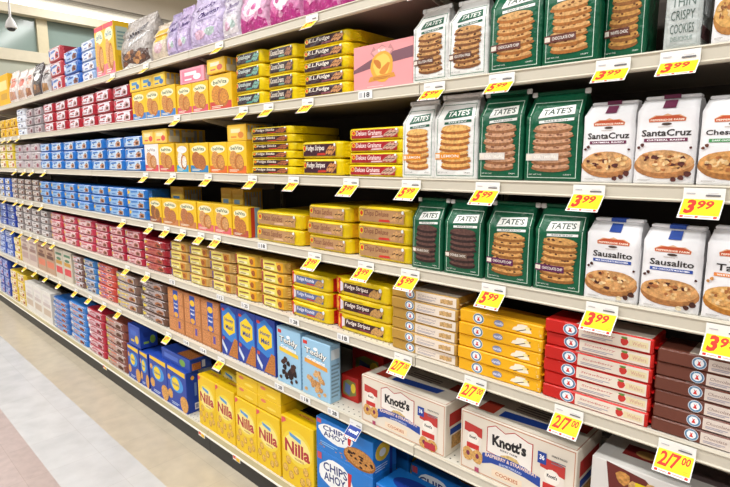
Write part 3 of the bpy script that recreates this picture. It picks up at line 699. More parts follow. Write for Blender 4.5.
def A_redend(name, label, ink, band='#7a3440'):
    a = Art(.24)
    a.rect(.005, .06, .15, .94, '#cc2418'); a.ell(.09, .5, .045, .26, '#e8842c', 10); a.poly([(.15, .2), (.20, .3), (.20, .7), (.15, .8)], '#e9dfe6')
    a.rect(.21, .24, .84, .74, label); a.text(name, .43, .53, .40, .30, ink, .012, 0, .12); a.rect(.46, .27, .66, .36, band)
    for k in range(3): a.ell(.70+.05*k, .48-.03*k, .035, .24, '#c99a5a', 12, .05, 'cookie', -.2)
    a.ell(.83, .72, .025, .12, '#e9eef2', 8); a.lines(.24, .80, .6, .9, 1, '#b89a10')
    return a
run(5, 287.5, 331, 1, 3, 273.5, simple_packet('cookie_packet', '#e8c80a', A_redend('Fudge Rounds', '#5a6a98', '#f4f4ff', '#c23a2c'), '#cc2418'), .26, 'red-ended yellow packet, left stack', 'fifth shelf')
run(5, 332.5, 392, 1, 3, 281, simple_packet('cookie_packet', '#e8c80a', A_redend('Fudge Stripes', '#3c1c20', '#fff2e8'), '#cc2418'), .26, 'red-ended yellow packet with dark label, right stack', 'fifth shelf')
def wafer(art_fn, col, right, topc):
    def mk(w, d, h):
        art = art_fn()
        tp = Art(.5).rect(.004, .01, .30, .99, col).rect(.30, .01, .99, .99, topc)
        return packet2('wafer_box', w, d, h, col, art, right, tp)
    return mk
def packet2(name, w, d, h, col, art, right, top):
    mb = MB(); mb.box(-w/2, w/2, -d/2, d/2, 0, h, (col, 'film'), .0025)
    lay(mb, art, lambda u, v, o: (-w/2+.003+u*(w-.006), -d/2-o, .002+v*(h-.004)), 'carton')
    lay(mb, top, lambda u, v, o: (-w/2+.003+u*(w-.006), -d/2+.003+v*(d-.006), h+o), 'carton', o0=.0002)
    o = mb.build(name); s = MB(); n = 7; pts = []
    for k in range(2):
        for i in range(n): pts.append((w/2+.0002+k*.006, -d/2+.004+(d-.008)*i/(n-1), h*.42+(.0015 if i % 2 else -.0015)*k))
    m = len(pts); pts += [(x, y, z+.0012) for x, y, z in pts]
    s.add(pts, [(b+i, b+i+1, b+n+i+1, b+n+i) for b in (0, m) for i in range(n-1)], (right, 'film')); s.build('end_seal', o)
    return o
run(5, 393, 457, 1, 6, 289.5, wafer(lambda: A_voort('#b98f3c', .38, '#e9dccb', 'Wafers', '#8a7a8a', 'wafer', .29), '#b98f3c', '#b98f3c', '#ddd0bc'), .09, 'white-gold', '', 'wafer box') if False else None
def wafers(px0, px1, rows, ytop, art, col, right, topc, look, gap=.005):
    return run(5, px0, px1, 1, rows, ytop, wafer(art, col, right, topc), .095, look, 'fifth shelf', 'wafer box', gap=gap, jit=.7, y=.006)
wafers(390, 456, 6, 291.5, lambda: A_voort('#b98f3c', .38, '#e9dccb', 'Coconut', '#9a8a92', 'wafer', .29), '#b98f3c', '#c8a468', '#ddcfbc', 'cream and dull gold wafer box,')
wafers(456.5, 540, 5, 317, lambda: A_voort('#efb010', .97, '#efb010', 'Wafers', '#f6e6b0', 'vanilla', .24, full=True), '#efb010', '#d8940c', '#eaa818', 'amber-yellow wafer box,')
wafers(540.5, 648, 6, 328, lambda: A_voort('#c41c14', .335, '#e8dccb', 'Strawberry', '#c25a5a', 'strawberry', .25), '#c81e16', '#c01818', '#e2d4c4', 'cream and red strawberry wafer box,')
wafers(648.5, 756, 6, 358, lambda: A_voort('#6a3a2c', .50, '#ddd0c4', 'Chocolate', '#8a6a62', 'choc', .41), '#6a3a2c', '#5a2c22', '#cbbcae', 'brown chocolate wafer box,')

# ---- sixth shelf
run(6, 0, 14, 2, 4, 227.5, simple_packet('cookie_packet', '#2450b0', A_blocks('#2450b0', '#b9c8e8', '#8aa4d8')), .12, 'royal blue packet', 'left end of sixth shelf')
run(6, 14.5, 22, 1, 3, 238, simple_packet('cookie_packet', '#dcc02c', A_blocks('#dcc02c', '#f1e6c8', '#d88a4a')), .12, 'yellow and white packet', 'near left of sixth shelf')
def A_tall(c1, c2, c3):
    a = Art(3.2); a.rect(.12, .80, .9, .88, c1); a.rect(.1, .50, .9, .62, c2); a.rect(.1, .2, .9, .42, c3); a.ell(.5, .68, .3, .05, c1, 10); return a
run(6, 22.5, 38, 2, 1, 236, simple_carton('cookie_carton', '#cdbcae', A_tall('#a58a86', '#9a7a70', '#b59a92')), .08, 'tall narrow beige carton', 'sixth shelf', 'carton', gap=.010)
run(6, 38.5, 56, 2, 1, 243, simple_carton('cookie_carton', '#b9987c', A_tall('#7a4c3a', '#6a4434', '#d87a5a')), .08, 'tall narrow tan carton with brown print', 'sixth shelf', 'carton', gap=.010)
run(6, 56.5, 73, 2, 1, 250, simple_carton('cookie_carton', '#cfc6b4', A_tall('#4a7a5a', '#c8963c', '#d8484c')), .08, 'tall narrow cream carton with red and green print', 'sixth shelf', 'carton', gap=.010)
run(6, 73.5, 84, 1, 5, 256, simple_packet('cookie_packet', '#76564e', A_blocks('#c84a34', '#cfc6cc', '#7a5a50', '#e0b83c')), .12, 'grey and orange packet', 'on sixth shelf')
run(6, 84.5, 97, 1, 5, 260, simple_packet('cookie_packet', '#3a7ab8', A_blocks('#2060a8', '#b9b4b4', '#8a8080', '#e0c83c')), .13, 'blue-ended grey packet', 'on sixth shelf')
run(6, 97.5, 116, 1, 5, 265, simple_packet('cookie_packet', '#c04434', A_blocks('#1e4ea8', '#d0604c', '#e8b09c', '#e9d84c')), .13, 'red packet with blue end', 'on sixth shelf')
run(6, 117, 140, 1, 4, 274, simple_packet('cookie_packet', '#70564a', A_blocks('#dcc02c', '#b9aaa8', '#b5744a', '#e0c83c')), .14, 'brown-grey packet with yellow end', 'on sixth shelf')
run(6, 141, 168, 1, 5, 281, simple_packet('cookie_packet', '#60402f', A_blocks('#3a2824', '#b0a09c', '#b5744a', '#e6cc2c')), .14, 'brown packet with yellow dot', 'beside cracker boxes, sixth shelf')
def honeycomb(w, d, h):
    a = Art(1.55)
    for i in range(2):
        for j in range(3): a.rect(.05+.47*i, .04+.32*j, .48+.47*i, .33+.32*j, '#d08c56', 'cookie')
    a.rect(.36, .36, .66, .98, '#1f4aa8'); a.ell(.51, .82, .14, .07, '#f0c020', 14); a.text('Honey', .51, .67, .24, .05, '#ffffff', .02); a.text('Maid', .51, .58, .2, .05, '#ffffff', .02)
    a.ell(.5, .42, .13, .06, '#e8a83c', 10); a.rect(.62, .12, .74, .28, '#5c4a9c')
    return carton('cracker_box', w, d, h, '#b0703c', a, flap='#a8663a')
run(6, 169.5, 221, 3, 1, 295, honeycomb, .06, 'orange-brown graham cracker box', 'on sixth shelf', 'box', y=.02)
def honeyblue(w, d, h):
    a = Art(1.5); a.poly([(.1, .86), (.5, .98), (.9, .86), (.94, .4), (.6, .3), (.06, .4)], '#2f7fd0'); a.poly([(.5, .88), (.84, .76), (.84, .52), (.5, .42), (.16, .52), (.16, .76)], '#f4d21e'); a.text('Honey', .5, .71, .5, .09, '#1c3a8c', .03); a.text('Maid', .5, .58, .42, .09, '#1c3a8c', .03)
    a.poly([(.40, .02), (.98, .02), (.98, .38), (.80, .40)], '#c07a3c', 'cookie'); a.poly([(.04, .20), (.3, .04), (.34, .12), (.04, .3)], '#d8e4f2'); a.ell(.16, .9, .1, .03, '#d8402c', 8); a.rect(.06, .3, .2, .36, '#c04a3c'); return carton('cracker_box', w, d, h, '#1c3c9c', a, flap='#1a3690')
run(6, 222, 276, 3, 1, 311.5, honeyblue, .06, 'blue graham cracker box with yellow hexagon', 'on sixth shelf', 'box', y=.02)
def teddy(c1, c2, ban):
    def mk(w, d, h):
        a = Art(1.45)
        a.ell(.5, .86, .08, .03, '#ffffff', 8); a.text('Teddy', .50, .77, .80, .14, '#2b2a2c', .075, -.06); a.text('Teddy', .50, .775, .78, .13, '#f7f7f2', .02, -.06)
        a.text('Grahams', .50, .66, .66, .07, '#ffffff', .03, -.06)
        a.poly([(.10, .655), (.9, .60), (.92, .53), (.10, .58)], ban); a.rect(.05, .90, .2, .96, '#d8342c')
        for i in range(26):
            an = random.random()*6.28; r = math.sqrt(random.random())
            a.ell(.5+.30*r*math.cos(an), .30+.17*r*math.sin(an), .075, .05, random.choice([c1, c2]), 9, .14, 'cookie')
        for x, y in ((.15, .1), (.82, .12), (.62, .07)): a.ell(x, y, .06, .035, c2, 8, .1, 'cookie')
        s = Art(1.4); s.lines(.12, .1, .88, .7, 9, '#7a98aa'); s.rect(.1, .75, .9, .92, '#e2eef4')
        return carton('snack_box', w, d, h, '#9cc8e4', a, s, None, '#a8d0e8')
    return mk
run(6, 277.5, 301, 1, 1, 329.5, teddy('#2c1c1a', '#4a3028', '#f0c838'), .05, 'light blue snack box with dark chocolate pieces', 'on sixth shelf', 'box', y=.012)
run(6, 302.5, 330.5, 1, 1, 341, teddy('#c9925a', '#dcae74', '#e8a03c'), .05, 'light blue snack box with pale golden pieces', 'on sixth shelf', 'box', y=.012)
def redbox(w, d, h):
    a = Art(.9); a.poly([(.1, .2), (.5, .15), (.9, .3), (.85, .8), (.4, .85), (.12, .7)], '#7a7a40'); a.poly([(.2, .3), (.5, .2), (.6, .6), (.25, .7)], '#5c6c98'); a.ell(.72, .55, .14, .2, '#e6c832', 10); return carton('snack_carton', w, d, h, '#b8241c', a)
run(6, 341, 358, 1, 1, 376, redbox, .10, 'red carton half hidden left of the wide cream cookie carton', 'sixth shelf', 'carton', y=.08)
run(6, 352, 383, 1, 1, 352, redbox, .10, 'red carton standing deep behind the wide cream cookie carton', 'sixth shelf', 'carton', y=.22)
def knotts(w, d, h):
    a = Art(.44)
    a.frame(.012, .02, .988, .98, .006, '#c98a6a')
    a.poly([(.255, .45), (.255, .86), (.33, .93), (.42, .86), (.50, .93), (.62, .86), (.66, .86), (.66, .40)], '#b8352c'); a.poly([(.262, .46), (.262, .85), (.33, .915), (.42, .845), (.50, .915), (.62, .845), (.652, .845), (.652, .40)], '#f1ebe2')
    a.text("Knott's", .455, .695, .30, .19, '#1c1a1c', .05, .03); a.text('BERRY FARM', .455, .56, .15, .032, '#4a4644', .02)
    a.ell(.47, .44, .09, .08, '#d6b877', 14, .06, 'cookie')
    a.poly([(.22, .40), (.30, .44), (.45, .46), (.60, .44), (.74, .38), (.76, .22), (.60, .28), (.45, .30), (.30, .28), (.20, .20)], '#24469a')
    a.text('RASPBERRY & STRAWBERRY', .475, .385, .46, .06, '#f3d8c8', .03, 0, 0, .10); a.text('SHORTBREAD', .475, .315, .20, .035, '#c7d2ee', .02, 0, 0, .05)
    a.rect(.31, .08, .58, .20, '#f0dcc0'); a.text('COOKIES', .445, .14, .2, .06, '#c06a3a', .02)
    for cx, cy, k in ((.125, .52, 1), (.82, .40, 1.15)):
        a.poly([(cx-.085*k, cy+.30*k), (cx+.085*k, cy+.26*k), (cx+.08*k, cy-.2*k), (cx-.075*k, cy-.2*k)], '#e9dfd2'); a.poly([(cx-.085*k, cy+.30*k), (cx+.085*k, cy+.26*k), (cx+.085*k, cy+.1*k), (cx-.085*k, cy+.15*k)], '#c03a34')
        a.ell(cx, cy+.06*k, .055*k, .10*k, '#f3ece0', 12); a.text("Knott's", cx, cy+.07*k, .07*k, .05*k, '#2a2628', .04); a.rect(cx-.06*k, cy-.13*k, cx+.06*k, cy-.04*k, '#c8302c')
        for q in (-1, 1): a.ell(cx+q*.045, cy-.24*k, .055, .12, '#d6a45e', 12, .05, 'cookie'); a.ell(cx+q*.045, cy-.23*k, .018, .045, '#7a2c4c', 8)
    a.rect(.70, .62, .77, .80, '#24469a'); a.text('36', .735, .72, .04, .08, '#ffffff', .03); a.text('SNACK PACKS', .87, .80, .12, .03, '#3a3a40', .02); a.lines(.81, .68, .92, .75, 2, '#7a7a86')
    a.rect(.15, .02, .19, .10, '#b04a6a'); a.rect(.78, .03, .9, .16, '#b8323c')
    tp = Art(.5); tp.frame(.01, .02, .99, .98, .006, '#b87a5a'); tp.poly([(.3, .2), (.8, .3), (.82, .5), (.3, .42)], '#24469a'); tp.lines(.35, .6, .7, .85, 3, '#9a8a80'); tp.rect(.1, .2, .25, .6, '#b8402c'); tp.rect(.83, .6, .95, .9, '#b8402c')
    sd = Art(1.0); sd.rect(.12, .55, .88, .80, '#b8322c'); sd.rect(.2, .1, .8, .35, '#c79a5c', 'cookie'); sd.rect(.15, .38, .85, .5, '#24469a')
    return carton('snack_pack_carton', w, d, h, '#e6dccb', a, sd, tp, None)
ks = run(6, 361.5, 445, 1, 1, 388.5, knotts, .16, 'wide cream cookie carton with blue ribbon, left of the pair,', 'sixth shelf', 'carton', y=.010, jit=0)
ks = run(6, 459.5, 574, 1, 1, 428, knotts, .16, 'wide cream cookie carton with blue ribbon, right of the pair,', 'sixth shelf', 'carton', y=.010, jit=0)
def whitebox(w, d, h):
    a = Art(.45); a.poly([(.10, 1), (.36, .93), (.62, .5), (.5, .1), (.22, 0), (.14, .5)], '#6a2a24')
    for i in range(16): a.ell(random.uniform(.14, .46), random.uniform(.2, .9), .05, .09, random.choice(['#c98f4a', '#b5743a', '#dcae68']), 9, .1, 'cookie')
    a.rect(.30, .55, .42, .85, '#e6cf1c'); a.poly([(.6, .1), (.95, .2), (.9, .8), (.62, .6)], '#8a2a24')
    tp = Art(.5); tp.rect(.1, .15, .9, .8, '#dcd8d0'); tp.rect(.15, .3, .5, .6, '#8c2a28'); tp.rect(.55, .3, .85, .7, '#6a5a58'); tp.ell(.3, .45, .08, .1, '#c99a5a', 10)
    return carton('cookie_carton', w, d, h, '#dfdcd6', a, None, tp, None)
run(6, 587, 752, 1, 1, 483, whitebox, .18, 'white carton with baked cookies picture at lower right corner', '', 'carton', y=.012, jit=0)
# ---- bottom shelf
run(7, 0, 11, 2, 4, 258, simple_packet('cookie_packet', '#1c3c98', A_blocks('#1c3c98', '#8aa0d8', '#d8a8c8')), .12, 'navy cookie packet', 'left end of bottom shelf', y=.014)
run(7, 12, 26, 2, 4, 272, simple_packet('cookie_packet', '#d8b82c', A_blocks('#c89a1c', '#f1e4c8', '#e08a4a')), .12, 'yellow packet with white middle', 'bottom shelf', y=.014)
run(7, 27, 53, 3, 1, 287, simple_carton('cookie_carton', '#e2ddd4', A_tall('#d8d0cc', '#c9bab4', '#c8b4a0')), .08, 'tall off-white carton', 'on bottom shelf', 'carton', y=.014, gap=.012)
run(7, 54, 70, 1, 6, 300, simple_packet('cookie_packet', '#2464b0', A_blocks('#c8643c', '#6a9ad0', '#c86a3c', '#e8e0dc')), .13, 'blue packet with orange end', 'bottom shelf', y=.014)
run(7, 70.5, 88, 1, 6, 304, simple_packet('cookie_packet', '#2a74c0', A_blocks('#d8643c', '#8ab0d8', '#a8502c', '#e8e0dc')), .13, 'bright blue packet with orange end', 'beside red stack, bottom shelf', y=.014)
run(7, 88.5, 106, 1, 6, 311, simple_packet('cookie_packet', '#b01c34', A_blocks('#b01c34', '#d8b0b8', '#a83a4a', '#ffffff')), .14, 'red packet', 'between blue and brown stacks, bottom shelf', y=.014)
run(7, 107, 128, 1, 6, 320, simple_packet('cookie_packet', '#7c3e30', A_blocks('#d8643c', '#b59a90', '#6a4434', '#dcc040')), .15, 'brown packet with orange end', 'bottom shelf', y=.014)
def A_bluebox():
    a = Art(1.4); a.poly([(.05, .98), (.95, .98), (.95, .86), (.05, .9)], '#f0c428'); a.ell(.5, .60, .34, .2, '#3f94dc', 18); a.ell(.45, .60, .2, .16, '#f4d41e', 16); a.text('Grahams', .45, .60, .36, .08, '#1c3c94', .02)
    a.ell(.15, .28, .13, .12, '#e0a85c', 12, .03, 'cookie'); a.ell(.86, .2, .2, .2, '#dca25a', 14, .03, 'cookie'); a.ell(.12, .7, .08, .07, '#e0a85c', 10, 0, 'cookie'); a.lines(.2, .06, .6, .14, 2, '#c8d8f0'); return a
def bluebox(w, d, h):
    s = Art(1.5); s.rect(.6, .06, .92, .22, '#dcdfe8'); s.rect(.65, .09, .87, .19, '#8a90a8'); s.rect(.62, .4, .8, .72, '#6a88c8'); s.ell(.5, .85, .14, .05, '#e8b040', 10)
    return carton('cracker_box', w, d, h, '#1c40a4', A_bluebox(), s, None, '#2046a8')
run(7, 129, 140.5, 1, 1, 346, bluebox, .10, 'narrow blue cracker box at back of gap', 'beside brown stack, bottom shelf', 'box', y=.014)
run(7, 141, 149, 1, 1, 352, bluebox, .12, 'narrow blue cracker box left of the bright pair', 'bottom shelf', 'box', y=.014)
zb, hb = ledge(7, 134.5, 346, 325, .014)
run(7, 129, 140.5, 1, 1, 0, simple_carton('cracker_box', '#2444a0', A_smallbox('#3a64c0', '#2c50b0', '#e0c040'), A_smallbox('#203c90', '#2444a0', '#8ab040')), .10, 'blue cracker carton laid atop the narrow box', 'bottom shelf', 'box', z0=zb+.003, h=hb, y=.014)
pair = run(7, 151, 187.5, 2, 1, 363, bluebox, .07, 'blue cracker box with yellow top band', 'bottom shelf', 'box', y=.014)
zb, hb = ledge(7, 172, 362, 346, .06)
PAIR = ZS[7]+max(c[2] for c in pair[0].bound_box)
def lyingblue(w, d, h): return carton('cracker_box', w, d, h, '#2448a4', Art(.3).rect(.1, .3, .6, .7, '#4a6cc4').ell(.75, .5, .1, .3, '#7aa83c'), Art(.4).rect(.1, .1, .5, .7, '#c7793c', 'cookie').rect(.55, .2, .7, .8, '#d8dce6'), Art(1).rect(.5, .1, .95, .8, '#c7793c', 'cookie'))
run(7, 162, 190, 1, 1, 0, lyingblue, .12, 'blue cracker carton lying flat on the bright blue pair', 'bottom shelf', 'box', z0=PAIR+.002, h=.062, y=.034)
def nilla(w, d, h):
    a = Art(1.35); a.ell(.5, .60, .46, .26, '#f0d440', 22); a.ell(.5, .60, .40, .20, '#f6e48c', 20)
    a.text('Nilla', .5, .58, .78, .20, '#b02a34', .035); a.text('WAFERS', .56, .44, .3, .03, '#a8642c', .02)
    a.poly([(.25, .80), (.62, .76), (.62, .70), (.28, .745)], '#5a9ad0')
    for x, y in ((.12, .22), (.30, .15), (.46, .26), (.66, .14), (.84, .2), (.22, .36), (.76, .32)): a.ell(x, y, .085, .065, '#d6a042', 12, .02, 'cookie'); a.ell(x, y+.008, .07, .05, '#e4b75e', 12, .02, 'cookie')
    a.poly([(.02, .98), (.02, .88), (.16, .94), (.14, .98)], '#e05a5a')
    tp = Art(.5); tp.ell(.5, .5, .3, .3, '#e8a03c', 14); tp.text('Nilla', .5, .5, .4, .4, '#b02a34', .014)
    return carton('wafer_carton', w, d, h, '#ecc313', a, Art(1.4).lines(.15, .1, .85, .5, 7, '#c8a010').ell(.5, .75, .3, .12, '#f7e9a0'), tp, '#e6bc10')
run(7, 199.5, 235.5, 2, 1, 383, nilla, .07, 'yellow wafer carton with red lettering, leftmost pair,', 'bottom shelf', 'box', y=.014)
run(7, 236.5, 281, 2, 1, 407, nilla, .07, 'yellow wafer carton carrying two laid cartons', 'bottom shelf', 'box', y=.014)
run(7, 282.5, 314.5, 1, 1, 422, nilla, .07, 'yellow wafer carton beside the blue cookie boxes', 'bottom shelf', 'box', y=.014)
def nillalay(w, d, h): return carton('wafer_carton', w, d, h, '#e8be12', Art(.6).ell(.25, .72, .12, .13, '#e07a5a').ell(.6, .35, .2, .1, '#f1d358'), None, Art(.8).ell(.5, .5, .3, .2, '#f1d358'))
zb, hb = ledge(7, 258, 407, 372, .014)
run(7, 236.5, 281, 2, 2, 0, nillalay, .14, 'yellow wafer carton laid flat', 'on standing yellow cartons', 'box', z0=zb+.003, h=hb/2, y=.014)
run(7, 222, 262, 2, 1, 367, nilla, .06, 'yellow wafer carton in the second row back', 'bottom shelf', 'box', y=.20, h=.235)
def chips(w, d, h):
    a = Art(.95)
    a.ell(.36, .66, .31, .26, '#f3f4f4', 22, .05); a.text('CHIPS', .35, .76, .44, .15, '#1c2c74', .022, .05, 0, .06); a.text('AHOY', .34, .585, .40, .15, '#1c2c74', .022, .05, 0, .06)
    a.poly([(.58, .86), (.65, .86), (.625, .58), (.585, .58)], '#d0282c'); a.ell(.605, .53, .03, .03, '#d0282c', 10)
    a.cookie(.78, .34, .27, .30, '#c98c4a', '#3f2218', 15, '#99602c'); a.rect(.02, .84, .10, .96, '#c8505c'); a.lines(.08, .22, .4, .34, 2, '#8ac0ec')
    for i in range(12): a.ell(random.uniform(.05, .6), random.uniform(.05, .3), .015, .016, '#c08a54', 6)
    s = Art(1.0); s.ell(.4, .62, .3, .26, '#f0c83c', 16); s.ell(.4, .6, .14, .12, '#f3f3ee', 12); s.rect(.7, 0, .82, 1, '#1c3c94'); s.lines(.1, .1, .6, .3, 3, '#bcd4ee')
    tp = Art(.8); tp.ell(.4, .5, .3, .3, '#1c3c94', 18); tp.cookie(.75, .5, .18, .3)
    return carton('cookie_box', w, d, h, '#1e78cc', a, s, tp, None)
def at_row(z, px0, px1, y, h, d, mk, label, cat='box', group=None):
    X0, X1 = PX(px0, z, y), PX(px1, z, y); o = mk(X1-X0-.002, d, h-.001); o.location = ((X0+X1)/2, y+d/2, z+.0006); tag(o, label, cat, group); return o
Z7 = ZS[7]
Xc = PX(316.5, Z7+.2, .014); W_ch = PX(373, Z7+.2, .014)-Xc
def chipat(X0, y, z, h, label, W=None): 
    W = W or W_ch; o = chips(W-.002, .12, h-.001); o.location = (X0+W/2, y+.06, z+.0006); tag(o, label, 'box', None); return o
zt = PZ(415, Xc, .014); ch = .125
chipat(Xc, .014, Z7, zt-Z7-ch, 'lower blue cookie box with big lettering, under another, beside yellow carton')
chipat(Xc, .014, zt-ch, ch, 'upper blue cookie box with big lettering, atop stack beside yellow carton')
X2 = Xc+W_ch+.012
zt2 = PZ(496, PX(400, Z7+.2, .014), .014)
chipat(X2, .014, Z7, zt2-Z7, 'blue cookie box with shorter stack, below left cream carton')
chipat(X2+W_ch+.012, .05, Z7, zt2-Z7, 'blue cookie box partly cut by lower frame edge, middle')
chipat(Xc, .20, Z7, .24, 'blue cookie box standing behind the two-high stack')
chipat(X2, .20, Z7, .20, 'blue cookie box standing in the back row, bottom shelf')

# ---- top shelf
def bagrun(sh, spec, y=.02, d=.08): pass
run(1, 0, 10, 1, 1, 75, simple_carton('cookie_carton', '#e6b020', Art(1.6).rect(.15, .5, .85, .8, '#f0d890').rect(.2, .2, .8, .4, '#c89a3a')), .08, 'yellow carton', 'at left end of top shelf', 'carton')
def pouch(col, art, topcol=None): return lambda w, d, h: bag('snack_pouch', w, d, h, col, art, 'pillow', topcol=topcol, fin='foil')
def A_pouch(c1, c2, c3):
    a = Art(1.5); a.poly([(.1, .1), (.9, .12), (.85, .35), (.15, .4)], c2); a.ell(.5, .62, .33, .13, c1, 14, .1); a.rect(.25, .75, .75, .82, c3); a.ell(.4, .3, .12, .09, '#c08a5a', 10, .1, 'cookie'); return a
for k, (a, b, yt, c, cc, nm) in enumerate([(10.5, 18, 73, '#e8dcd6', ('#e08a7a', '#cf9a84', '#c85a5a'), 'cream and pink'), (18.5, 26, 72, '#ead9d2', ('#d86a5a', '#c8a08a', '#e0b0a0'), 'pale peach'), (26.5, 33, 70, '#e4d6ce', ('#e0a08a', '#a86a4a', '#c86a5a'), 'off-white and tan')]):
    place_bags(1, a, b, yt, pouch(c, A_pouch(*cc)), nm+' pouch near left end of top shelf', .02, .07)
for k, (a, b, yt, c, cc, nm) in enumerate([(33.5, 42, 65, '#4f4648', ('#efefef', '#7a5a48', '#d8d8d8'), 'black and white'), (42.5, 50, 65.5, '#c8c2c0', ('#5a5050', '#a87a48', '#8a6a5a'), 'grey')]):
    place_bags(1, a, b, yt, pouch(c, A_pouch(*cc)), nm+' pouch left of the red and blue packets, top shelf', .02, .07)
run(1, 50.5, 63.5, 1, 3, 47, simple_packet('cookie_packet', '#b83a44', A_blocks('#3a74c0', '#e0d8dc', '#c04a4a', '#3a74c0')), .12, 'red and blue packet', 'on top shelf')
run(1, 64, 81, 1, 3, 49.5, simple_packet('cookie_packet', '#1f5cb4', A_blocks('#1f5cb4', '#b0c8e8', '#8a5a4a', '#e8e8f0')), .12, 'royal blue cookie packet', 'on top shelf')
run(1, 81.5, 96, 1, 4, 40, simple_packet('cookie_packet', '#8fa8d0', A_blocks('#3a64b0', '#e4e8f2', '#c0b0b4', '#e8e8f0')), .12, 'pale blue and white packet', 'on top shelf')
def ytall(w, d, h):
    a = A_biscuitbox('#e8bc24', '#e0788a', '#d8a468', '#3a7a98'); a.rect(.02, .9, .98, .99, '#cf3a4a'); s = Art(1.6).rect(.1, .45, .6, .9, '#b9c8b8').rect(.15, .1, .8, .35, '#cfa820').lines(.15, .5, .55, .85, 5, '#7f9a98')
    return carton('biscuit_carton', w, d, h, '#e8bc24', a, s)
run(1, 97, 116, 2, 1, 24, ytall, .12, 'tall yellow carton with red top band', 'on top shelf', 'carton')
def place_lean(px0, px1, yt, mk, label, d=.08, y=.02): return place_bags(1, px0, px1, yt, mk, label, y, d)
ga = Art(1.5); ga.poly([(.05, .06), (.95, .06), (.95, .30), (.7, .36), (.4, .30), (.05, .36)], '#5a4038')
for i in range(14): ga.ell(random.uniform(.1, .9), random.uniform(.1, .36), .07, .05, random.choice(['#b07a4a', '#7a4f38', '#cf9a64']), 9, .1, 'cookie')
ga.poly([(.0, .05), (.3, .12), (.6, .05), (.95, .1), (.95, .02), (0, .02)], '#efece8'); [ga.poly([(.2+.1*k, .60+.03*k), (.27+.1*k, .60+.03*k), (.30+.1*k, .72+.03*k), (.24+.1*k, .72+.03*k)], '#5a565e') for k in range(6)]; [ga.poly([(.3+.1*k, .46+.03*k), (.37+.1*k, .46+.03*k), (.39+.1*k, .55+.03*k), (.33+.1*k, .55+.03*k)], '#f0f0f0') for k in range(5)]
place_lean(122, 152, 19, pouch('#aaa29c', ga, '#b0a8a0'), 'grey pouch with brown cookie picture, top shelf', .10)
place_lean(153, 167, 26, pouch('#d9c9b4', Art(1.5).rect(.1, .55, .9, .9, '#e6b820').ell(.5, .35, .3, .15, '#d8b0b8', 14)), 'yellow and white pouch right of the grey pouch, top shelf')
PU = '#b9a4cc'
def A_purple(txt='Lulu', c='#4b2c78', c2='#cbb8e0'):
    a = Art(1.4); a.poly([(.05, .1), (.95, .12), (.9, .42), (.5, .48), (.1, .4)], c2); a.ell(.35, .26, .18, .09, '#d6a8c0', 12, .1); a.ell(.66, .28, .16, .08, '#b2c6c0', 12, .1)
    a.text('Lucky', .46, .80, .62, .12, c, .02, .12, .35); a.text('Charms', .52, .66, .62, .12, c, .02, .1, .35); a.lines(.2, .52, .8, .57, 2, '#8a78a8'); return a
place_lean(168, 177, 16, pouch('#a89ac0', A_purple()), 'lilac pouch, leftmost and narrowest of the purple ones')
place_lean(177.5, 190, 9, pouch(PU, A_purple()), 'lilac pouch, second of the purple-lettered ones from the left')
place_lean(191, 223, -4, pouch('#c3b4d6', A_purple()), 'wide lilac pouch with purple script, top shelf')
place_lean(223.5, 240, -12, pouch('#cfc6d4', A_purple(c='#8a7aa0', c2='#e0d8dc')), 'whitish lilac pouch beside the pink pouches')
def A_pink():
    a = Art(1.4); a.poly([(.02, .05), (.98, .08), (.98, .2), (.6, .32), (.3, .24), (.02, .36)], '#b83484'); a.ell(.45, .52, .33, .2, '#f0e2ea', 16, .1)
    for i in range(10): a.ell(random.uniform(.1, .9), random.uniform(.2, .8), .08, .06, random.choice(['#d65a9c', '#e8a0c4', '#f4dce8', '#c04488']), 9, .15)
    a.poly([(.2, .78), (.8, .84), (.78, .9), (.22, .86)], '#a02878'); return a
for k, (a, b, yt) in enumerate(((241, 268, -18), (270, 301, -28), (303, 338, -38), (340, 380, -50))):
    place_lean(a, b, yt, pouch('#d884b4' if k else '#e0a8c8', A_pink()), ORD[k]+' pink pouch from the left on the top shelf')
for k, (a, b, c) in enumerate(((384, 425, '#8a5a9c'), (430, 480, '#c9a24c'))):
    place_lean(a, b, -70-20*k, pouch(c, A_pouch('#f0e8e0', '#c89a6a', '#7a3a4a')), ('purple' if k == 0 else 'gold')+' pouch above the frame on the top shelf')

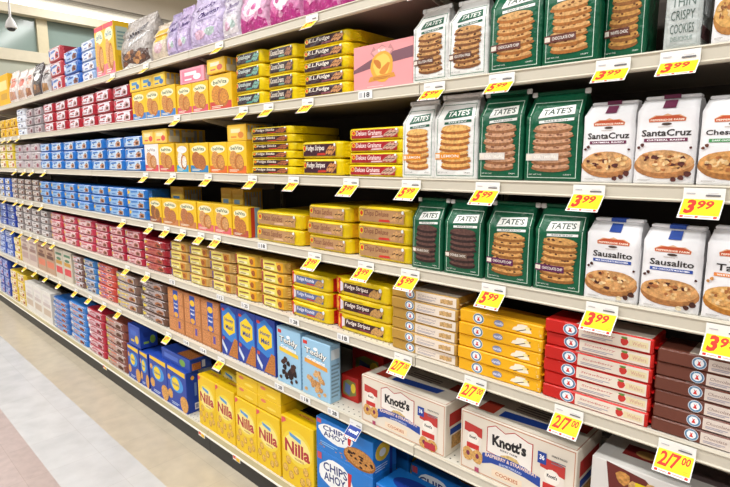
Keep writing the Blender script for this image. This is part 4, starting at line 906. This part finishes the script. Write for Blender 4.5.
# ================================================================== PRICE TAGS
def price_art(price, small):
    big = Art(.5)
    if '/' in price:
        big.text(price, .37, .54, .62, .78, '#e0301c', .03, 0, .15); big.text(small, .82, .70, .24, .42, '#e0301c', .03, 0, .15)
    else:
        big.text(price, .22, .53, .28, .88, '#e0301c', .05, 0, .12); big.text(small, .60, .66, .42, .54, '#e0301c', .035, 0, .12)
    big.lines(.80, .08, .95, .26, 2, '#d8b81c'); return big
TAGN = {}
def tagmesh(sz, price, small, blue=False):
    W, H1, H2 = sz
    pr = [(-.0030, .0305), (-.0030, .002), (-.0022-H2*.45, .002-H2*.89)]
    mb = MB(); mb.add([(-W/2, -.0030, -.005), (W/2, -.0030, -.005), (W/2, -.0036, -.026), (-W/2, -.0036, -.026), (W/2, -.0036-H2*.74, -.026-H2*.67), (-W/2, -.0036-H2*.74, -.026-H2*.67)], [(3, 2, 1, 0), (5, 4, 2, 3)], ('#f2f2ee', 'paper'))
    n = len(mb.v); mb.add([(x, y-.0004, z) for x, y, z in mb.v[:6]], [(0, 1, 2, 3), (3, 2, 4, 5)], ('#f2f2ee', 'paper'))
    def up(u, v, o): return (-W/2+u*W, -.0042-(1-v)*.0006-o, -.026+v*.020)
    lay(mb, Art(.35).rect(.55, .30, .9, .44, '#6a6a72').rect(.08, .5, .3, .58, '#b9b9c0').rect(.6, .56, .85, .6, '#c9c9cf'), up, 'paper')
    root = mb.build('price_tag')
    def dn(u, v, o): return (-W/2+u*W, -.0042-o*.67-(1-v)*H2*.74, -.026-(1-v)*H2*.67+o*.74)
    pn = MB(); f = .17
    q = lambda u, v, o: dn(.03+u*.94, f+v*(1-f), o)
    c = '#1c3c94' if blue else '#f7df12'
    pn.add([q(0, 0, .0002), q(1, 0, .0002), q(1, 1, .0002), q(0, 1, .0002)], [(0, 1, 2, 3)], (c, 'paper'))
    if blue: lay(pn, Art(.5).text('good!', .5, .5, .8, .5, '#ffffff', .04), q, 'paper')
    else: lay(pn, price_art(price, small), q, 'paper')
    pn.build('price_panel', root)
    ft = MB(); lay(ft, Art(.1).rect(.03, .25, .12, .85, '#e0301c').rect(.42, .3, .5, .8, '#e0301c').rect(.88, .25, .97, .85, '#e0301c').rect(.15, .4, .38, .62, '#e88a7a').rect(.54, .4, .84, .62, '#e8a090'), lambda u, v, o: dn(.03+.94*u, v*f, o), 'paper'); ft.build('footer_strip', root)
    return root
def add_tag(s, px, price, small, label, sz=(.067, .03, .050), key=None, blue=False):
    sz = (sz[0], sz[1], .040) if s <= 2 else sz; k = (price, small, sz, blue); X = PX(px+3.6*(px+190)/800, ZS[s]-.02, -.01)
    y0 = 0 if s < 7 else -.008
    if k not in TAGN: o = tagmesh(sz, price, small, blue); TAGN[k] = o; o.location = (X, y0, ZS[s])
    else: o = dup(TAGN[k], (X, y0, ZS[s]))
    tag(o, label, 'price tag', 'price tags on the '+SHELF[s]); return o
BIG = (.067, .03, .050); SM = (.057, .03, .042)
T = [
 (1, 216, '5', '99', 'under the lilac pouches'), (1, 308, '5', '99', 'above the plum-label packets'), (1, 420, '4', '99', 'above the white bags'), (1, 110, '2', '99', 'below the red-banded cartons'), (1, 143, '3', '49', 'below the grey pouch'),
 (2, 174, '2', '99', 'above the small laid cartons'), (2, 240, '3', '49', 'above the carton perched on others'), (2, 265, '3', '99', 'below the teal-print stack'), (2, 304, '3', '99', 'below the plum-label packets'), (2, 430, '5', '99', 'below the white bags'), (2, 497, '5', '99', 'below the first green bag'), (2, 608, '3', '99', 'below the rear green bag'), (2, 675, '3', '99', 'below the thin crispy bag'),
 (3, 143, '3', '49', 'below the last blue packet column'), (3, 170, '2', '99', 'below the crimson-footed carton'), (3, 205, '2', '99', 'below the deep-blue-footed carton'), (3, 249, '3', '99', 'below the brown-label stack, left'), (3, 290, '3', '99', 'between brown-label stack and plum-label pair'), (3, 347, '3', '99', 'below the red-label stack'), (3, 407, '5', '99', 'below the left white bag'), (3, 483, '5', '99', 'below the oat green bag'), (3, 584, '3', '99', 'below the left purple-band bag'), (3, 699, '3', '99', 'below the right purple-band bag'),
 (4, 121, '2', '49', 'below the blue packets, left one'), (4, 148, '2', '49', 'below the blue packets, right one'), (4, 164, '2', '99', 'below the brown-footed carton'), (4, 180, '2', '99', 'below the tan-footed cartons'), (4, 198, '2', '99', 'left of two below rose-footed cartons'), (4, 214, '2', '99', 'right of two below rose-footed cartons'), (4, 311, '3', '99', 'below the three-high tan-window stack'), (4, 362, '3', '99', 'below the red-tab packets'), (4, 406, '5', '99', 'left of the dark-cookie bags'), (4, 489, '5', '99', 'below the left purple-strip bag'), (4, 597, '3', '99', 'below the left blue-band bag'), (4, 722, '3', '99', 'at the right edge below the orange-band bag'),
 (5, 125, '2', '49', 'below the crimson packets'), (5, 145, '2', '49', 'below the deep red stack'), (5, 399, '2/7', '00', 'below the cream-gold wafer boxes'), (5, 471, '2/7', '00', 'below the amber wafer boxes'), (5, 564, '2/7', '00', 'below the strawberry wafer boxes'), (5, 672, '2/7', '00', 'below the chocolate wafer boxes'),
 (6, 102, '2', '99', 'below the red blue-ended stack'), (6, 117, '2', '99', 'below the yellow-ended stack'), (6, 166, '4', '99', 'below the yellow-dot stack'), (6, 218, '4', '99', 'below the last orange cracker box'),
]
for s, px, p, c, where in T:
    big = px > 390 or s in (4, 5) and px > 300 or s == 3 and px > 340
    add_tag(s, px, p, c, 'yellow price tag hanging from the %s rail, %s' % (SHELF[s].replace(' shelf', ''), where), BIG if big else SM)
for s, xs in ((2, (3, 9, 17)), (3, (14, 23, 31, 43)), (4, (4, 15, 21, 30, 40)), (5, (3, 12, 20, 29, 36, 44, 52)), (6, (15, 24, 34, 45, 58, 74, 88))):
    for k, px in enumerate(xs):
        add_tag(s, px, '2', '49', 'small distant price tag, %s from the left on the %s rail' % (ORD[k], SHELF[s].replace(' shelf', '')), SM)
add_tag(6, 352, '', '', 'navy tag lettered in white under the small red cartons', SM, blue=True)
LAB = {}
def rail_label(s, px, txt, label, orange=False):
    X = PX(px, ZS[s]-.016, -.002)
    if (txt, s == 7) not in LAB:
        mb = MB(); mb.box(-.028, .028, -.0014, -.0004, -.027, -.004, ('#f3f3f0', 'paper'))
        a = Art(.42).rect(.06, .2, .30, .8, '#c9c9cc').text(txt, .62, .5, .4, .62, '#222226', .02)
        if s == 7: a = Art(.42).rect(.05, .3, .4, .9, '#e05a3c').rect(.45, .1, .95, .8, '#f0c020')
        lay(mb, a, lambda u, v, o: (-.028+.056*u, -.0015-o, -.027+.023*v), 'paper'); o = mb.build('rail_label'); LAB[(txt, s == 7)] = o; o.location = (X, 0, ZS[s])
    else: o = dup(LAB[(txt, s == 7)], (X, 0, ZS[s]))
    if s == 7: o.location.y = -.009; o.location.z = ZS[s]-.012
    tag(o, label, 'label', 'flat labels on the shelf rails'); return o
for s, px, t, wh in ((2, 365, '18', 'below the pink box'), (4, 262, '18', 'below the two-high tan-window stack'), (5, 172, '25', 'below the first tan packets'), (5, 220, '12', 'below the third tan column'), (5, 245, '25', 'below the golden packets'), (5, 294, '28', 'below the left red-ended stack'), (5, 343, '18', 'below the right red-ended stack'),
                     (6, 186, '14', 'below the first orange cracker box'), (6, 203, '14', 'below the second orange cracker box'), (6, 279, '28', 'below the dark-piece snack box'), (6, 305, '18', 'below the golden-piece snack box'), (6, 333, '28', 'right of the snack boxes'),
                     (7, 106, 'b', 'below the red stack'), (7, 203, 'b', 'below the left yellow pair'), (7, 238, 'b', 'below the doubled yellow cartons'), (7, 286, 'b', 'below the last yellow carton')):
    rail_label(s, px, t, 'small flat %s label on the %s rail, %s' % ('orange and yellow' if s == 7 else 'white', SHELF[s].replace(' shelf', ''), wh))
